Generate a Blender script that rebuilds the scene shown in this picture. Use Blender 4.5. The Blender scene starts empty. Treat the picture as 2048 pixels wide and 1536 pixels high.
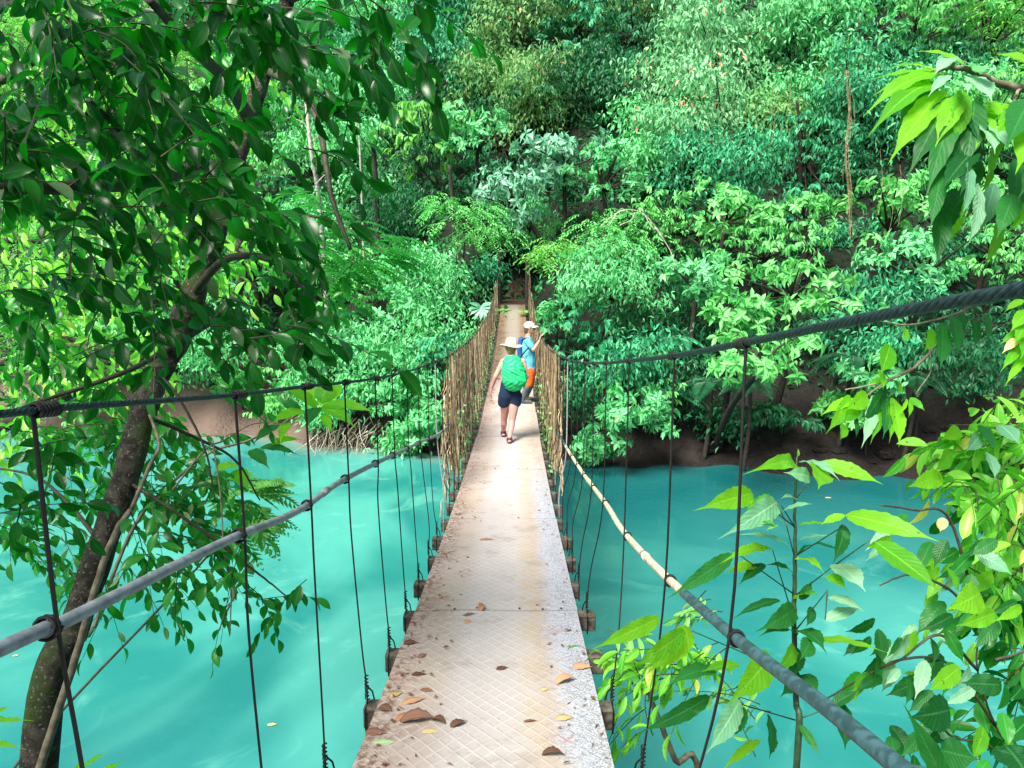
import bpy, math, random
import numpy as np
from mathutils import Vector, Matrix

# ---------------------------------------------------------------- camera, sky, sun, exposure
scene = bpy.context.scene
PITCH, YAW, FPX = 9.5, 0.30, 1480.0          # degrees, degrees, focal length in pixels of the 2048 px frame
cam_data = bpy.data.cameras.new('camera')
cam = bpy.data.objects.new('camera', cam_data)
scene.collection.objects.link(cam)
cam.location = (0.122, 0, 0)
cam.rotation_euler = (math.radians(90 - PITCH), 0, math.radians(YAW))
cam_data.sensor_width = 36
cam_data.lens = FPX / 2048 * 36
cam_data.clip_start = 0.05
cam_data.clip_end = 600
scene.camera = cam
CM = Matrix.Translation(cam.location) @ cam.rotation_euler.to_matrix().to_4x4()
CMn = np.array(CM)

SUN_EL, SUN_AZ = 52, 212                      # azimuth measured from +Y towards +X
world = bpy.data.worlds.new('World')
scene.world = world
world.use_nodes = True
wn = world.node_tree
bg = wn.nodes['Background']
sky = wn.nodes.new('ShaderNodeTexSky')
sky.sky_type = 'NISHITA'
sky.sun_disc = False
sky.sun_elevation = math.radians(SUN_EL)
sky.sun_rotation = math.radians(SUN_AZ)
sky.air_density = 1.0
sky.dust_density = 4.0
sky.ozone_density = 1.0
wn.links.new(sky.outputs[0], bg.inputs[0])
bg.inputs[1].default_value = 0.085
sd = bpy.data.lights.new('sun', 'SUN')
sun = bpy.data.objects.new('sun', sd)
scene.collection.objects.link(sun)
sd.energy = 4.2
sd.angle = math.radians(24)
sd.color = (1.0, 0.95, 0.86)
_e, _a = math.radians(SUN_EL), math.radians(SUN_AZ)
SUNV = Vector((math.cos(_e) * math.sin(_a), math.cos(_e) * math.cos(_a), math.sin(_e)))
sun.rotation_euler = SUNV.to_track_quat('Z', 'Y').to_euler()
sun.location = (10, 5, 40)
scene.view_settings.view_transform = 'Standard'
scene.view_settings.look = 'None'
scene.view_settings.gamma = 1
scene.view_settings.exposure = 1.36
scene.cycles.max_bounces = 6
scene.cycles.diffuse_bounces = 2
scene.cycles.glossy_bounces = 2
scene.cycles.transmission_bounces = 4
scene.cycles.transparent_max_bounces = 4
scene.cycles.use_denoising = True

# ---------------------------------------------------------------- helpers
R = np.random.default_rng(7)
random.seed(7)
UP = np.array([0, 0, 1.0])

def P(px, py, d):
    """world point seen at a pixel of the 2048x1536 photograph, d metres along the optical axis"""
    v = CM @ Vector(((px - 1024) / FPX * d, -(py - 768) / FPX * d, -d))
    return np.array(v)

def ray(px, py):
    o = np.array(cam.location)
    v = P(px, py, 1.0) - o
    return o, v

def PY(px, py, Y):
    o, v = ray(px, py)
    return o + v * (Y - o[1]) / v[1]

def unit(a):
    a = np.asarray(a, float)
    n = np.linalg.norm(a, axis=-1, keepdims=True)
    return a / np.maximum(n, 1e-9)

def link(o, parent=None):
    scene.collection.objects.link(o)
    if parent is not None:
        o.parent = parent
    return o

def thing(name, label, cat, loc, group=None, kind=None):
    o = bpy.data.objects.new(name, None)
    o.empty_display_size = 0.2
    o.location = tuple(float(c) for c in loc)
    link(o)
    tag(o, label, cat, group, kind)
    return o

def tag(o, label=None, cat=None, group=None, kind=None):
    if label: o['label'] = label
    if cat: o['category'] = cat
    if group: o['group'] = group
    if kind: o['kind'] = kind
    return o

def mesh_obj(name, verts, faces, mat, parent=None, smooth=False, leafattr=None, origin=None, mats=None, fmat=None):
    """verts (n,3) in world coordinates; faces array (m,3) / (m,4) or a list of both"""
    verts = np.asarray(verts, float).reshape(-1, 3)
    off = np.zeros(3)
    if parent is not None:
        p = parent
        while p is not None:
            off = off + np.array(p.location); p = p.parent
    elif origin is not None:
        off = np.asarray(origin, float)
    me = bpy.data.meshes.new(name)
    if isinstance(faces, np.ndarray):
        fl = [faces]
    else:
        fl = [np.asarray(f, np.int32) for f in faces if len(f)]
    loops = np.concatenate([f.ravel() for f in fl]).astype(np.int32)
    sizes = np.concatenate([np.full(len(f), f.shape[1]) for f in fl]).astype(np.int32)
    starts = np.concatenate([[0], np.cumsum(sizes)[:-1]]).astype(np.int32)
    me.vertices.add(len(verts)); me.vertices.foreach_set('co', (verts - off).astype(np.float32).ravel())
    me.loops.add(len(loops)); me.loops.foreach_set('vertex_index', loops)
    me.polygons.add(len(sizes)); me.polygons.foreach_set('loop_start', starts)
    me.polygons.foreach_set('use_smooth', np.full(len(sizes), bool(smooth)))
    if mats:
        for m in mats: me.materials.append(m)
        if fmat is not None: me.polygons.foreach_set('material_index', np.asarray(fmat, np.int32))
    elif mat: me.materials.append(mat)
    if leafattr is not None:
        a = me.attributes.new('leaf', 'FLOAT_VECTOR', 'POINT')
        a.data.foreach_set('vector', np.asarray(leafattr, np.float32).ravel())
    me.update(calc_edges=True)
    o = bpy.data.objects.new(name, me)
    if parent is None and origin is not None:
        o.location = tuple(float(c) for c in off)
    link(o, parent)
    return o

class Geo:
    """collects verts and faces (tri / quad)"""
    def __init__(s): s.v = []; s.t = []; s.q = []; s.n = 0; s.a = []
    def add(s, v, tri=None, quad=None, attr=None):
        v = np.asarray(v, float).reshape(-1, 3)
        if tri is not None and len(tri): s.t.append(np.asarray(tri, np.int64).reshape(-1, 3) + s.n)
        if quad is not None and len(quad): s.q.append(np.asarray(quad, np.int64).reshape(-1, 4) + s.n)
        s.v.append(v); s.n += len(v)
        if attr is not None: s.a.append(np.asarray(attr, float).reshape(-1, 3))
    def obj(s, name, mat, parent=None, smooth=False, origin=None):
        fl = []
        if s.t: fl.append(np.concatenate(s.t))
        if s.q: fl.append(np.concatenate(s.q))
        at = np.concatenate(s.a) if s.a else None
        V = np.concatenate(s.v)
        if at is not None and len(at) != len(V): at = None
        return mesh_obj(name, V, fl, mat, parent, smooth, at, origin)

def catmull(pts, n=8):
    pts = np.asarray(pts, float)
    p = np.vstack([2 * pts[0] - pts[1], pts, 2 * pts[-1] - pts[-2]])
    out = []
    for i in range(1, len(p) - 2):
        t = np.linspace(0, 1, n, endpoint=False)[:, None]
        a, b, c, d = p[i - 1], p[i], p[i + 1], p[i + 2]
        out.append(0.5 * (2 * b + (c - a) * t + (2 * a - 5 * b + 4 * c - d) * t**2 + (3 * b - a - 3 * c + d) * t**3))
    out.append(p[-2][None])
    return np.vstack(out)

def tube(g, pts, rad, sides=6, cap=True, oval=None, twist=0.0):
    pts = np.asarray(pts, float); n = len(pts)
    rad = np.broadcast_to(np.asarray(rad, float), (n,)) if np.ndim(rad) == 0 or len(np.atleast_1d(rad)) == n else np.interp(np.linspace(0, 1, n), np.linspace(0, 1, len(rad)), rad)
    t = unit(np.gradient(pts, axis=0))
    ref = UP if abs(t[0][2]) < 0.9 else np.array([1.0, 0, 0])
    x = np.zeros((n, 3)); cur = unit(np.cross(t[0], ref))
    for i in range(n):
        cur = unit(cur - t[i] * np.dot(cur, t[i])); x[i] = cur
    y = np.cross(t, x)
    an = np.linspace(0, 2 * np.pi, sides, endpoint=False)
    ring = (np.cos(an)[None, :, None] * x[:, None] + np.sin(an)[None, :, None] * y[:, None]) * rad[:, None, None] + pts[:, None]
    i = np.arange(n - 1)[:, None] * sides; j = np.arange(sides)[None]; k = (j + 1) % sides
    q = np.stack([i + j, i + k, i + sides + k, i + sides + j], -1).reshape(-1, 4)
    v = ring.reshape(-1, 3); tri = []
    if cap:
        v = np.vstack([v, pts[0], pts[-1]]); a, b = n * sides, n * sides + 1
        for m in range(sides):
            tri.append((a, (m + 1) % sides, m)); tri.append((b, (n - 1) * sides + m, (n - 1) * sides + (m + 1) % sides))
    g.add(v, tri, q)

def box(g, c, s, rz=0.0, bev=0.0, rx=0.0):
    """bevelled box centred at c, full size s"""
    c = np.asarray(c, float); h = np.asarray(s, float) / 2
    b = min(bev, h.min() * 0.5)
    if b <= 0:
        v = np.array([(x, y, z) for x in (-1, 1) for y in (-1, 1) for z in (-1, 1)], float) * h
        q = [(0, 1, 3, 2), (4, 6, 7, 5), (0, 4, 5, 1), (2, 3, 7, 6), (0, 2, 6, 4), (1, 5, 7, 3)]
        tri = []
    else:
        v = []; idx = {}
        for sx in (-1, 1):
            for sy in (-1, 1):
                for sz in (-1, 1):
                    S = np.array([sx, sy, sz])
                    for ax in range(3):
                        p = h - b; p = p.copy(); p[ax] = h[ax]
                        idx[(sx, sy, sz, ax)] = len(v); v.append(S * p)
        q = []; tri = []
        for ax in range(3):
            o = [a for a in range(3) if a != ax]
            for s1 in (-1, 1):
                r = []
                for (u, w) in ((-1, -1), (1, -1), (1, 1), (-1, 1)):
                    S = [0, 0, 0]; S[ax] = s1; S[o[0]] = u; S[o[1]] = w
                    r.append(idx[(S[0], S[1], S[2], ax)])
                q.append(r)
            for u in (-1, 1):
                for w in (-1, 1):
                    S0 = [0, 0, 0]; S0[o[0]] = u; S0[o[1]] = w
                    A = S0.copy(); A[ax] = -1; B = S0.copy(); B[ax] = 1
                    q.append([idx[(*A, o[0])], idx[(*B, o[0])], idx[(*B, o[1])], idx[(*A, o[1])]])
        for sx in (-1, 1):
            for sy in (-1, 1):
                for sz in (-1, 1):
                    tri.append([idx[(sx, sy, sz, a)] for a in range(3)])
        v = np.array(v)
        # consistent outward winding
        def fix(f):
            p = v[f]; nn = np.cross(p[1] - p[0], p[2] - p[0])
            return f if np.dot(nn, p.mean(0)) > 0 else f[::-1]
        q = [fix(list(f)) for f in q]; tri = [fix(list(f)) for f in tri]
    if rx:
        cx, sx_ = math.cos(rx), math.sin(rx)
        v = v @ np.array([[1, 0, 0], [0, cx, sx_], [0, -sx_, cx]])
    if rz:
        cz, sz_ = math.cos(rz), math.sin(rz)
        v = v @ np.array([[cz, sz_, 0], [-sz_, cz, 0], [0, 0, 1]])
    g.add(v + c, tri, q)

def sphere_pts(nu=12, nv=8):
    v = [(0, 0, 1)]; q = []; t = []
    for i in range(1, nv):
        a = math.pi * i / nv
        for j in range(nu):
            b = 2 * math.pi * j / nu
            v.append((math.sin(a) * math.cos(b), math.sin(a) * math.sin(b), math.cos(a)))
    v.append((0, 0, -1)); L = len(v) - 1
    for j in range(nu): t.append((0, 1 + j, 1 + (j + 1) % nu)); t.append((L, 1 + (nv - 2) * nu + (j + 1) % nu, 1 + (nv - 2) * nu + j))
    for i in range(nv - 2):
        for j in range(nu):
            a = 1 + i * nu + j; b = 1 + i * nu + (j + 1) % nu
            q.append((a, a + nu, b + nu, b))
    return np.array(v, float), t, q
SV, ST, SQ = sphere_pts()

def chain(g, pts, rad, step=0.35, scale=(1, 1, 1)):
    """dense overlapping ellipsoids along a polyline; merged later by a voxel remesh"""
    pts = [np.asarray(p, float) for p in pts]
    for i in range(len(pts) - 1):
        L = np.linalg.norm(pts[i + 1] - pts[i]); r = min(rad[i], rad[i + 1])
        n = max(2, int(L / (r * step)) + 1)
        for k in range(n + 1):
            t = k / n
            g.add(SV * (rad[i] * (1 - t) + rad[i + 1] * t) * np.asarray(scale) + pts[i] * (1 - t) + pts[i + 1] * t, ST, SQ)

def remeshed(g, name, mat, parent, voxel=0.007, smooth=4, noise=None):
    o = g.obj('tmp_blob', None, None)
    m = o.modifiers.new('r', 'REMESH'); m.mode = 'VOXEL'; m.voxel_size = voxel; m.use_smooth_shade = True
    if smooth:
        s = o.modifiers.new('s', 'SMOOTH'); s.iterations = smooth; s.factor = 0.5
    dg = bpy.context.evaluated_depsgraph_get()
    me = bpy.data.meshes.new_from_object(o.evaluated_get(dg))
    n = len(me.vertices); co = np.zeros(n * 3, np.float32); me.vertices.foreach_get('co', co); co = co.reshape(-1, 3)
    if noise: co = noise(co)
    off = np.zeros(3); p = parent
    while p is not None: off = off + np.array(p.location); p = p.parent
    me.vertices.foreach_set('co', (co - off).astype(np.float32).ravel())
    me.materials.clear(); me.materials.append(mat)
    me.polygons.foreach_set('use_smooth', np.full(len(me.polygons), True))
    me.name = name; me.update()
    bpy.data.objects.remove(o)
    ob = bpy.data.objects.new(name, me)
    link(ob, parent)
    return ob

# ---------------------------------------------------------------- node materials
class N:
    def __init__(s, name):
        s.m = bpy.data.materials.new(name); s.m.use_nodes = True
        s.t = s.m.node_tree; s.b = s.t.nodes['Principled BSDF']; s.out = s.t.nodes['Material Output']
    def new(s, ty, **k):
        n = s.t.nodes.new(ty)
        for a, b in k.items(): setattr(n, a, b)
        return n
    def put(s, sock, val):
        if isinstance(val, bpy.types.NodeSocket): s.t.links.new(val, sock)
        elif isinstance(val, (tuple, list)) and len(val) == 3 and sock.type == 'RGBA': sock.default_value = (*val, 1)
        else: sock.default_value = val
    def ma(s, op, a, b=0.0, c=None, clamp=False):
        n = s.new('ShaderNodeMath', operation=op, use_clamp=clamp)
        s.put(n.inputs[0], a); s.put(n.inputs[1], b)
        if c is not None: s.put(n.inputs[2], c)
        return n.outputs[0]
    def mix(s, f, a, b, blend='MIX'):
        n = s.new('ShaderNodeMix', data_type='RGBA', blend_type=blend)
        s.put(n.inputs[0], f); s.put(n.inputs[6], a); s.put(n.inputs[7], b)
        return n.outputs[2]
    def noise(s, scale, detail=4, rough=0.55, vec=None, dist=0.0):
        n = s.new('ShaderNodeTexNoise'); s.put(n.inputs['Scale'], scale)
        n.inputs['Detail'].default_value = detail; n.inputs['Roughness'].default_value = rough; n.inputs['Distortion'].default_value = dist
        s.t.links.new(vec if vec is not None else s.pos(), n.inputs['Vector'])
        return n.outputs['Fac']
    def pos(s):
        if not hasattr(s, '_p'): s._p = s.new('ShaderNodeNewGeometry').outputs['Position']
        return s._p
    def obj(s):
        if not hasattr(s, '_o'): s._o = s.new('ShaderNodeTexCoord').outputs['Object']
        return s._o
    def sep(s, v):
        n = s.new('ShaderNodeSeparateXYZ'); s.t.links.new(v, n.inputs[0]); return n.outputs
    def com(s, x, y, z):
        n = s.new('ShaderNodeCombineXYZ')
        for i, q in enumerate((x, y, z)): s.put(n.inputs[i], q)
        return n.outputs[0]
    def step(s, v, lo, hi):
        n = s.new('ShaderNodeMapRange', interpolation_type='SMOOTHSTEP')
        s.put(n.inputs[0], v); n.inputs[1].default_value = lo; n.inputs[2].default_value = hi
        return n.outputs[0]
    def bump(s, h, strength=0.4, dist=0.02):
        n = s.new('ShaderNodeBump'); n.inputs['Strength'].default_value = strength; n.inputs['Distance'].default_value = dist
        s.put(n.inputs['Height'], h); s.t.links.new(n.outputs[0], s.b.inputs['Normal']); return n
    def done(s, col, rough=0.6, spec=0.5, metal=0.0):
        s.put(s.b.inputs['Base Color'], col); s.put(s.b.inputs['Roughness'], rough)
        s.b.inputs['Specular IOR Level'].default_value = spec; s.b.inputs['Metallic'].default_value = metal
        return s.m

def plain(name, c1, c2=None, scale=30, rough=0.6, bump=0.2, metal=0.0, spec=0.4, dist=0.003):
    n = N(name); c2 = c2 or tuple(x * 0.7 for x in c1)
    f = n.noise(scale, 5, 0.6, n.obj())
    if bump: n.bump(f, bump, dist)
    return n.done(n.mix(n.step(f, 0.35, 0.65), c1, c2), rough, spec, metal)

def leaf_mat(name, ca, cb, trans, rough=0.42, spec=0.5, tw=0.35, odd=None, veins=False, patch=0.0, spots=False, oddt=.955):
    """leaf: attribute 'leaf' = (u across -1..1, v along 0..1, random per leaf)"""
    n = N(name)
    at = n.new('ShaderNodeAttribute', attribute_name='leaf')
    u, v, r = n.sep(at.outputs['Vector'])
    col = n.mix(n.step(r, 0.05, 0.8), ca, cb)
    if odd is not None:
        col = n.mix(n.ma('GREATER_THAN', r, oddt), col, odd)
    au = n.ma('ABSOLUTE', u)
    rib = n.ma('SUBTRACT', 1.0, n.step(au, 0.02, 0.10))
    col = n.mix(n.ma('MULTIPLY', rib, 0.45), col, tuple(min(1, c * 1.9 + 0.03) for c in cb))
    tcol = n.mix(n.step(r, 0.05, 0.8), trans, tuple(c * 1.25 for c in trans))
    if spots:
        sp = n.step(n.noise(46, 3, .6), 0.66, 0.72); big = n.step(n.noise(9, 3, .6), 0.60, 0.70)
        col = n.mix(n.ma('MULTIPLY', big, .55), col, tuple(min(1, c * 2.2 + .03) for c in ca))
        col = n.mix(n.ma('MULTIPLY', sp, .8), col, (0.10, 0.07, 0.03)); tcol = n.mix(n.ma('MULTIPLY', sp, .8), tcol, (0.10, 0.06, 0.02))
    if patch:
        p = n.step(n.noise(0.35, 2), 0.42, 0.6)
        col = n.mix(n.ma('MULTIPLY', p, patch), col, tuple(c * 0.55 for c in ca))
    if veins:
        ph = n.ma('SUBTRACT', n.ma('MULTIPLY', v, 11.0), n.ma('MULTIPLY', au, 2.2))
        w = n.ma('SINE', n.ma('MULTIPLY', ph, 6.2832))
        line = n.step(w, 0.80, 0.99)
        col = n.mix(n.ma('MULTIPLY', line, 0.16), col, tuple(min(1, c * 1.7 + 0.02) for c in cb))
        tcol = n.mix(n.ma('MULTIPLY', n.ma('MAXIMUM', line, rib), 0.55), tcol, tuple(c * 0.45 for c in trans))
        n.bump(n.ma('ADD', w, n.ma('MULTIPLY', rib, 1.5)), 0.22, 0.002)
    n.done(col, rough, spec)
    tr = n.new('ShaderNodeBsdfTranslucent'); n.put(tr.inputs['Color'], tcol)
    mx = n.new('ShaderNodeMixShader'); mx.inputs[0].default_value = tw
    n.t.links.new(n.b.outputs[0], mx.inputs[1]); n.t.links.new(tr.outputs[0], mx.inputs[2])
    n.t.links.new(mx.outputs[0], n.out.inputs['Surface'])
    return n.m

# ---------------------------------------------------------------- leaf stamping
T2 = dict(v=np.array([(0, 0, 0), (-1, .48, .10), (0, 1, -.06), (1, .48, .10)], float), t=[(0, 3, 2), (0, 2, 1)])
T6 = dict(v=np.array([(0, 0, 0), (-.82, .26, .07), (0, .26, .0), (.82, .26, .07), (-.9, .58, .04), (0, .58, -.03), (.9, .58, .04), (0, 1, -.14)], float),
          t=[(0, 2, 1), (0, 3, 2), (1, 2, 5), (1, 5, 4), (2, 3, 6), (2, 6, 5), (4, 5, 7), (5, 6, 7)])

def stamp(g, T, pos, along, nrm, length, width, rnd):
    pos = np.asarray(pos, float); n = len(pos)
    a = unit(along); x = unit(np.cross(a, nrm)); z = np.cross(x, a)
    L = np.broadcast_to(length, (n,))[:, None, None]; W = np.broadcast_to(width, (n,))[:, None, None]
    V = T['v'][None]
    w = pos[:, None] + V[..., 0:1] * W * x[:, None] + V[..., 1:2] * L * a[:, None] + V[..., 2:3] * L * z[:, None]
    k = len(T['v'])
    t = (np.array(T['t'])[None] + np.arange(n)[:, None, None] * k).reshape(-1, 3)
    at = np.empty((n, k, 3)); at[..., 0] = V[0, :, 0]; at[..., 1] = V[0, :, 1]; at[..., 2] = np.broadcast_to(rnd, (n,))[:, None]
    g.add(w.reshape(-1, 3), t, None, at.reshape(-1, 3))

def big_leaf(g, base, tip, width, nrm=(0, 0, 1), droop=0.12, fold=0.18, serr=0.05, rnd=0.5, nu=3, nv=14, petiole=0.0, tipp=0.16, shape=0.9, twist=0.0):
    """one large modelled leaf with drip tip, serrated edge and arched midrib"""
    base = np.asarray(base, float); tip = np.asarray(tip, float)
    A = tip - base; L = np.linalg.norm(A); a = A / L
    nrm = unit(np.asarray(nrm, float) - a * np.dot(nrm, a)); x = np.cross(a, nrm)
    vs = np.linspace(0, 1, nv + 1); us = np.linspace(-1, 1, 2 * nu + 1)
    V = []; AT = []
    for i, v in enumerate(vs):
        if v < 1 - tipp: w = math.sin(math.pi * (v / (1 - tipp)) ** shape) ** 0.62 if 0 < v < 1 - tipp else 0
        else: w = 0
        w = max(w, 0.14 * (1 - v) / tipp if v > 1 - tipp * 1.15 else 0)
        if 0 < i < nv: w *= 1 + serr * (1 if i % 2 else -1)
        arch = 4 * droop * L * v * (1 - v)
        for u in us:
            wob = 0.025 * L * math.sin(v * 21 + u * 2) * abs(u) * (serr * 10)
            tw = twist * v
            off = x * math.cos(tw) + nrm * math.sin(tw)
            p = base + a * (v * L) + nrm * arch + off * u * w * width + nrm * (abs(u) * w * width * fold + wob * w)
            V.append(p); AT.append((u, v, rnd))
    m = 2 * nu + 1; q = []
    for i in range(nv):
        for j in range(2 * nu):
            q.append((i * m + j, i * m + j + 1, (i + 1) * m + j + 1, (i + 1) * m + j))
    g.add(V, None, q, AT)
# ---------------------------------------------------------------- materials
M = {}
# ground
n = N('ground_soil'); p = n.sep(n.pos())
f1 = n.noise(1.3, 6); f2 = n.noise(9, 6, 0.65); f3 = n.noise(0.25, 3)
mud = n.mix(n.step(f2, .35, .68), (0.006, 0.0045, 0.004), (0.020, 0.014, 0.012))
mud = n.mix(n.step(f1, .5, .75), mud, (0.038, 0.027, 0.025))
soil = n.mix(n.step(f2, .4, .62), (0.005, 0.009, 0.004), (0.011, 0.016, 0.007))
col = n.mix(n.step(n.ma('ADD', p[2], n.ma('MULTIPLY', f1, 1.2)), -4.6, -3.6), mud, soil)
col = n.mix(n.ma('MULTIPLY', n.step(p[0], -6.5, -9.0), n.step(n.ma('ADD', p[2], f1), -4.6, -5.4)), col, (0.15, 0.105, 0.085))
hh = n.ma('ADD', n.ma('MULTIPLY', f2, .5), n.ma('ADD', n.ma('MULTIPLY', n.noise(3.2, 6, .7), .9), f1))
n.bump(hh, 0.9, 0.25); M['ground'] = n.done(col, 0.75, 0.35)
# path
M['path'] = plain('path_litter', (0.07, 0.04, 0.026), (0.03, 0.02, 0.014), 14, 0.85, 0.8, dist=0.03)
# water
n = N('river_water')
sep = n.sep(n.pos())
sc = n.com(n.ma('MULTIPLY', sep[0], 1.0), n.ma('MULTIPLY', sep[1], 1.0), 0.0)
w1 = n.noise(1.5, 3, .5, sc, .6); w2 = n.noise(6.5, 4, .55, sc, .3)
big = n.noise(0.16, 3, .5, sc, 1.0)
col = n.mix(n.step(big, .35, .65), (0.013, 0.150, 0.143), (0.055, 0.275, 0.240))
sh = n.new('ShaderNodeAttribute', attribute_name='shallow')
col = n.mix(n.ma('MULTIPLY', sh.outputs['Fac'], n.step(n.ma('ADD', n.noise(1.1, 4), sh.outputs['Fac']), .55, 1.1)), col, (0.13, 0.20, 0.165))
shadew = n.ma('MULTIPLY', n.step(n.ma('ADD', sep[1], n.ma('MULTIPLY', big, 5.0)), 13.0, 25.0), n.step(n.ma('ADD', sep[0], n.ma('MULTIPLY', big, 3.0)), -2.5, 5.0))  # shade and reflection of the far right bank painted in as dark teal
col = n.mix(n.ma('MULTIPLY', shadew, .85), col, (0.004, 0.075, 0.082))
lt_ = n.ma('MULTIPLY', n.step(n.noise(0.45, 4, .6, sc, 1.5), .55, .72), n.ma('SUBTRACT', 1.0, shadew))
col = n.mix(n.ma('MULTIPLY', lt_, .35), col, (0.14, 0.42, 0.34))
n.bump(n.ma('ADD', w1, n.ma('MULTIPLY', w2, .4)), 0.22, 0.05)
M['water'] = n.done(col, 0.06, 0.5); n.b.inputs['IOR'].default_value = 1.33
# deck
n = N('deck_plate'); x, y, z = n.sep(n.pos())
u = n.ma('DIVIDE', x, 0.515)
fa = n.noise(5, 6, .6); fb = n.noise(28, 6, .7); fc = n.noise(1.1, 4, .55); fd = n.noise(120, 3, .6)
k = 1 / 0.078
def lat(sgn):
    q = n.ma('ADD', n.ma('MULTIPLY', x, k), n.ma('MULTIPLY', n.ma('MULTIPLY', y, sgn), k * 0.8))
    q = n.ma('ADD', q, n.ma('MULTIPLY', fa, 0.25))
    return n.ma('ABSOLUTE', n.ma('SUBTRACT', n.ma('FRACT', q), 0.5))
ln = n.ma('MINIMUM', lat(1.0), lat(-1.0))
line = n.ma('SUBTRACT', 1.0, n.step(ln, 0.03, 0.13))
col = n.mix(n.step(fc, .35, .65), (0.40, 0.335, 0.30), (0.43, 0.37, 0.305))
mid = n.ma('SUBTRACT', 1.0, n.step(n.ma('ABSOLUTE', n.ma('ADD', u, n.ma('MULTIPLY', n.ma('SUBTRACT', fc, .5), .3))), .25, .55))
col = n.mix(mid, col, (0.45, 0.41, 0.395))
col = n.mix(n.ma('MULTIPLY', n.ma('MULTIPLY', line, n.step(fa, .3, .6)), .27), col, (0.66, 0.64, 0.62))
blt = n.step(n.noise(3.2, 6, .7), .52, .66); col = n.mix(n.ma('MULTIPLY', blt, .38), col, (0.25, 0.205, 0.165))
sml = n.step(n.noise(75, 4, .65), .62, .68); col = n.mix(n.ma('MULTIPLY', sml, .45), col, (0.14, 0.11, 0.08))
# yellow stripe of wear right of the middle
ye = n.ma('SUBTRACT', 1.0, n.step(n.ma('ABSOLUTE', n.ma('SUBTRACT', u, .42)), .05, .22))
col = n.mix(n.ma('MULTIPLY', ye, n.ma('MULTIPLY', n.step(fa, .35, .7), .6)), col, (0.43, 0.33, 0.19))
# bluish right edge
blue = n.ma('MULTIPLY', n.step(n.ma('ADD', u, n.ma('MULTIPLY', n.ma('SUBTRACT', fa, .5), .5)), .50, .78), n.ma('SUBTRACT', 1.0, n.step(y, 7, 11)))
col = n.mix(blue, col, (0.42, 0.45, 0.53))
spk = n.ma('MULTIPLY', n.step(n.ma('ADD', n.ma('ADD', u, n.ma('MULTIPLY', fb, 1.1)), n.ma('MULTIPLY', fa, .6)), 1.30, 1.75), n.step(fd, .42, .58))
col = n.mix(n.ma('MULTIPLY', spk, .8), col, (0.16, 0.14, 0.10))
red = n.ma('MULTIPLY', n.ma('MULTIPLY', n.ma('SUBTRACT', 1.0, n.step(n.ma('ABSOLUTE', n.ma('SUBTRACT', u, .66)), .04, .22)), n.step(fa, .52, .68)), n.step(n.ma('SUBTRACT', 0.0, y), -5.0, -4.2))
col = n.mix(n.ma('MULTIPLY', n.ma('MULTIPLY', red, line), .75), col, (0.42, 0.18, 0.16))
# rust and dirt on the left edge
du = n.ma('ADD', n.ma('MULTIPLY', u, -1.0), n.ma('MULTIPLY', n.ma('SUBTRACT', fa, .5), .8))
ru = n.step(du, .45, 1.0)
col = n.mix(n.ma('MULTIPLY', ru, n.ma('MULTIPLY', n.step(n.ma('ADD', fb, n.ma('MULTIPLY', fc, .6)), .60, 1.0), .8)), col, (0.30, 0.17, 0.13))
dk = n.ma('MULTIPLY', n.step(du, .6, 1.1), n.step(n.ma('ADD', fb, n.ma('MULTIPLY', fd, .35)), .62, .8))
col = n.mix(n.ma('MULTIPLY', dk, .85), col, (0.12, 0.075, 0.05))
# litter film on the far half
far = n.ma('MULTIPLY', n.step(y, 16.5, 20), n.step(n.ma('ADD', n.ma('ABSOLUTE', u), n.ma('MULTIPLY', n.ma('SUBTRACT', fb, .5), 1.6)), .25, .75))
col = n.mix(n.ma('MULTIPLY', n.step(y, 17, 20), .75), col, (0.15, 0.13, 0.10))
col = n.mix(n.ma('MULTIPLY', far, .85), col, (0.16, 0.10, 0.06))
n.bump(n.ma('ADD', n.ma('MULTIPLY', line, .8), n.ma('MULTIPLY', fb, .8)), 0.5, 0.004)
M['deck'] = n.done(col, 0.8, 0.15)
M['seam'] = plain('joint_strip', (0.11, 0.10, 0.08), (0.25, 0.22, 0.18), 60, 0.8)
M['beam'] = plain('dark_timber', (0.035, 0.028, 0.022), (0.12, 0.11, 0.085), 25, 0.8, 0.6)
M['cable'] = plain('steel_cable', (0.030, 0.060, 0.066), (0.010, 0.022, 0.025), 90, 0.5, 0.3, 0.3)
M['wire'] = plain('black_wire', (0.006, 0.006, 0.007), (0.010, 0.008, 0.007), 60, 0.55, 0.2)
M['wire_light'] = plain('galvanised_wire', (0.35, 0.38, 0.38), None, 60, 0.5, 0.1)
M['pipe'] = plain('grey_plastic_pipe', (0.27, 0.30, 0.33), (0.15, 0.18, 0.20), 26, 0.5, 0.35, 0, 0.4)
n = N('painted_pole'); yy = n.sep(n.pos())[1]; g1 = n.noise(40, 4)
c1 = n.mix(n.step(g1, .4, .62), (0.66, 0.58, 0.42), (0.42, 0.36, 0.25))
c2 = n.mix(n.step(g1, .4, .6), (0.045, 0.105, 0.125), (0.02, 0.05, 0.06))
a1 = n.ma('MULTIPLY', n.step(yy, 2.19, 2.21), n.ma('SUBTRACT', 1.0, n.step(yy, 7.6, 7.7)))
n.bump(g1, .3, .003); M['pole'] = n.done(n.mix(a1, c2, c1), .5)
M['vine'] = plain('dry_vine', (0.28, 0.20, 0.11), (0.09, 0.062, 0.032), 12, 0.8, 0.5)
M['vine_pale'] = plain('pale_vine', (0.48, 0.39, 0.25), (0.24, 0.18, 0.11), 12, 0.8, 0.5)
n = N('mossy_bark'); f = n.noise(14, 6, .65); f2 = n.noise(3.0, 3); f3 = n.noise(70, 4)
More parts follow.
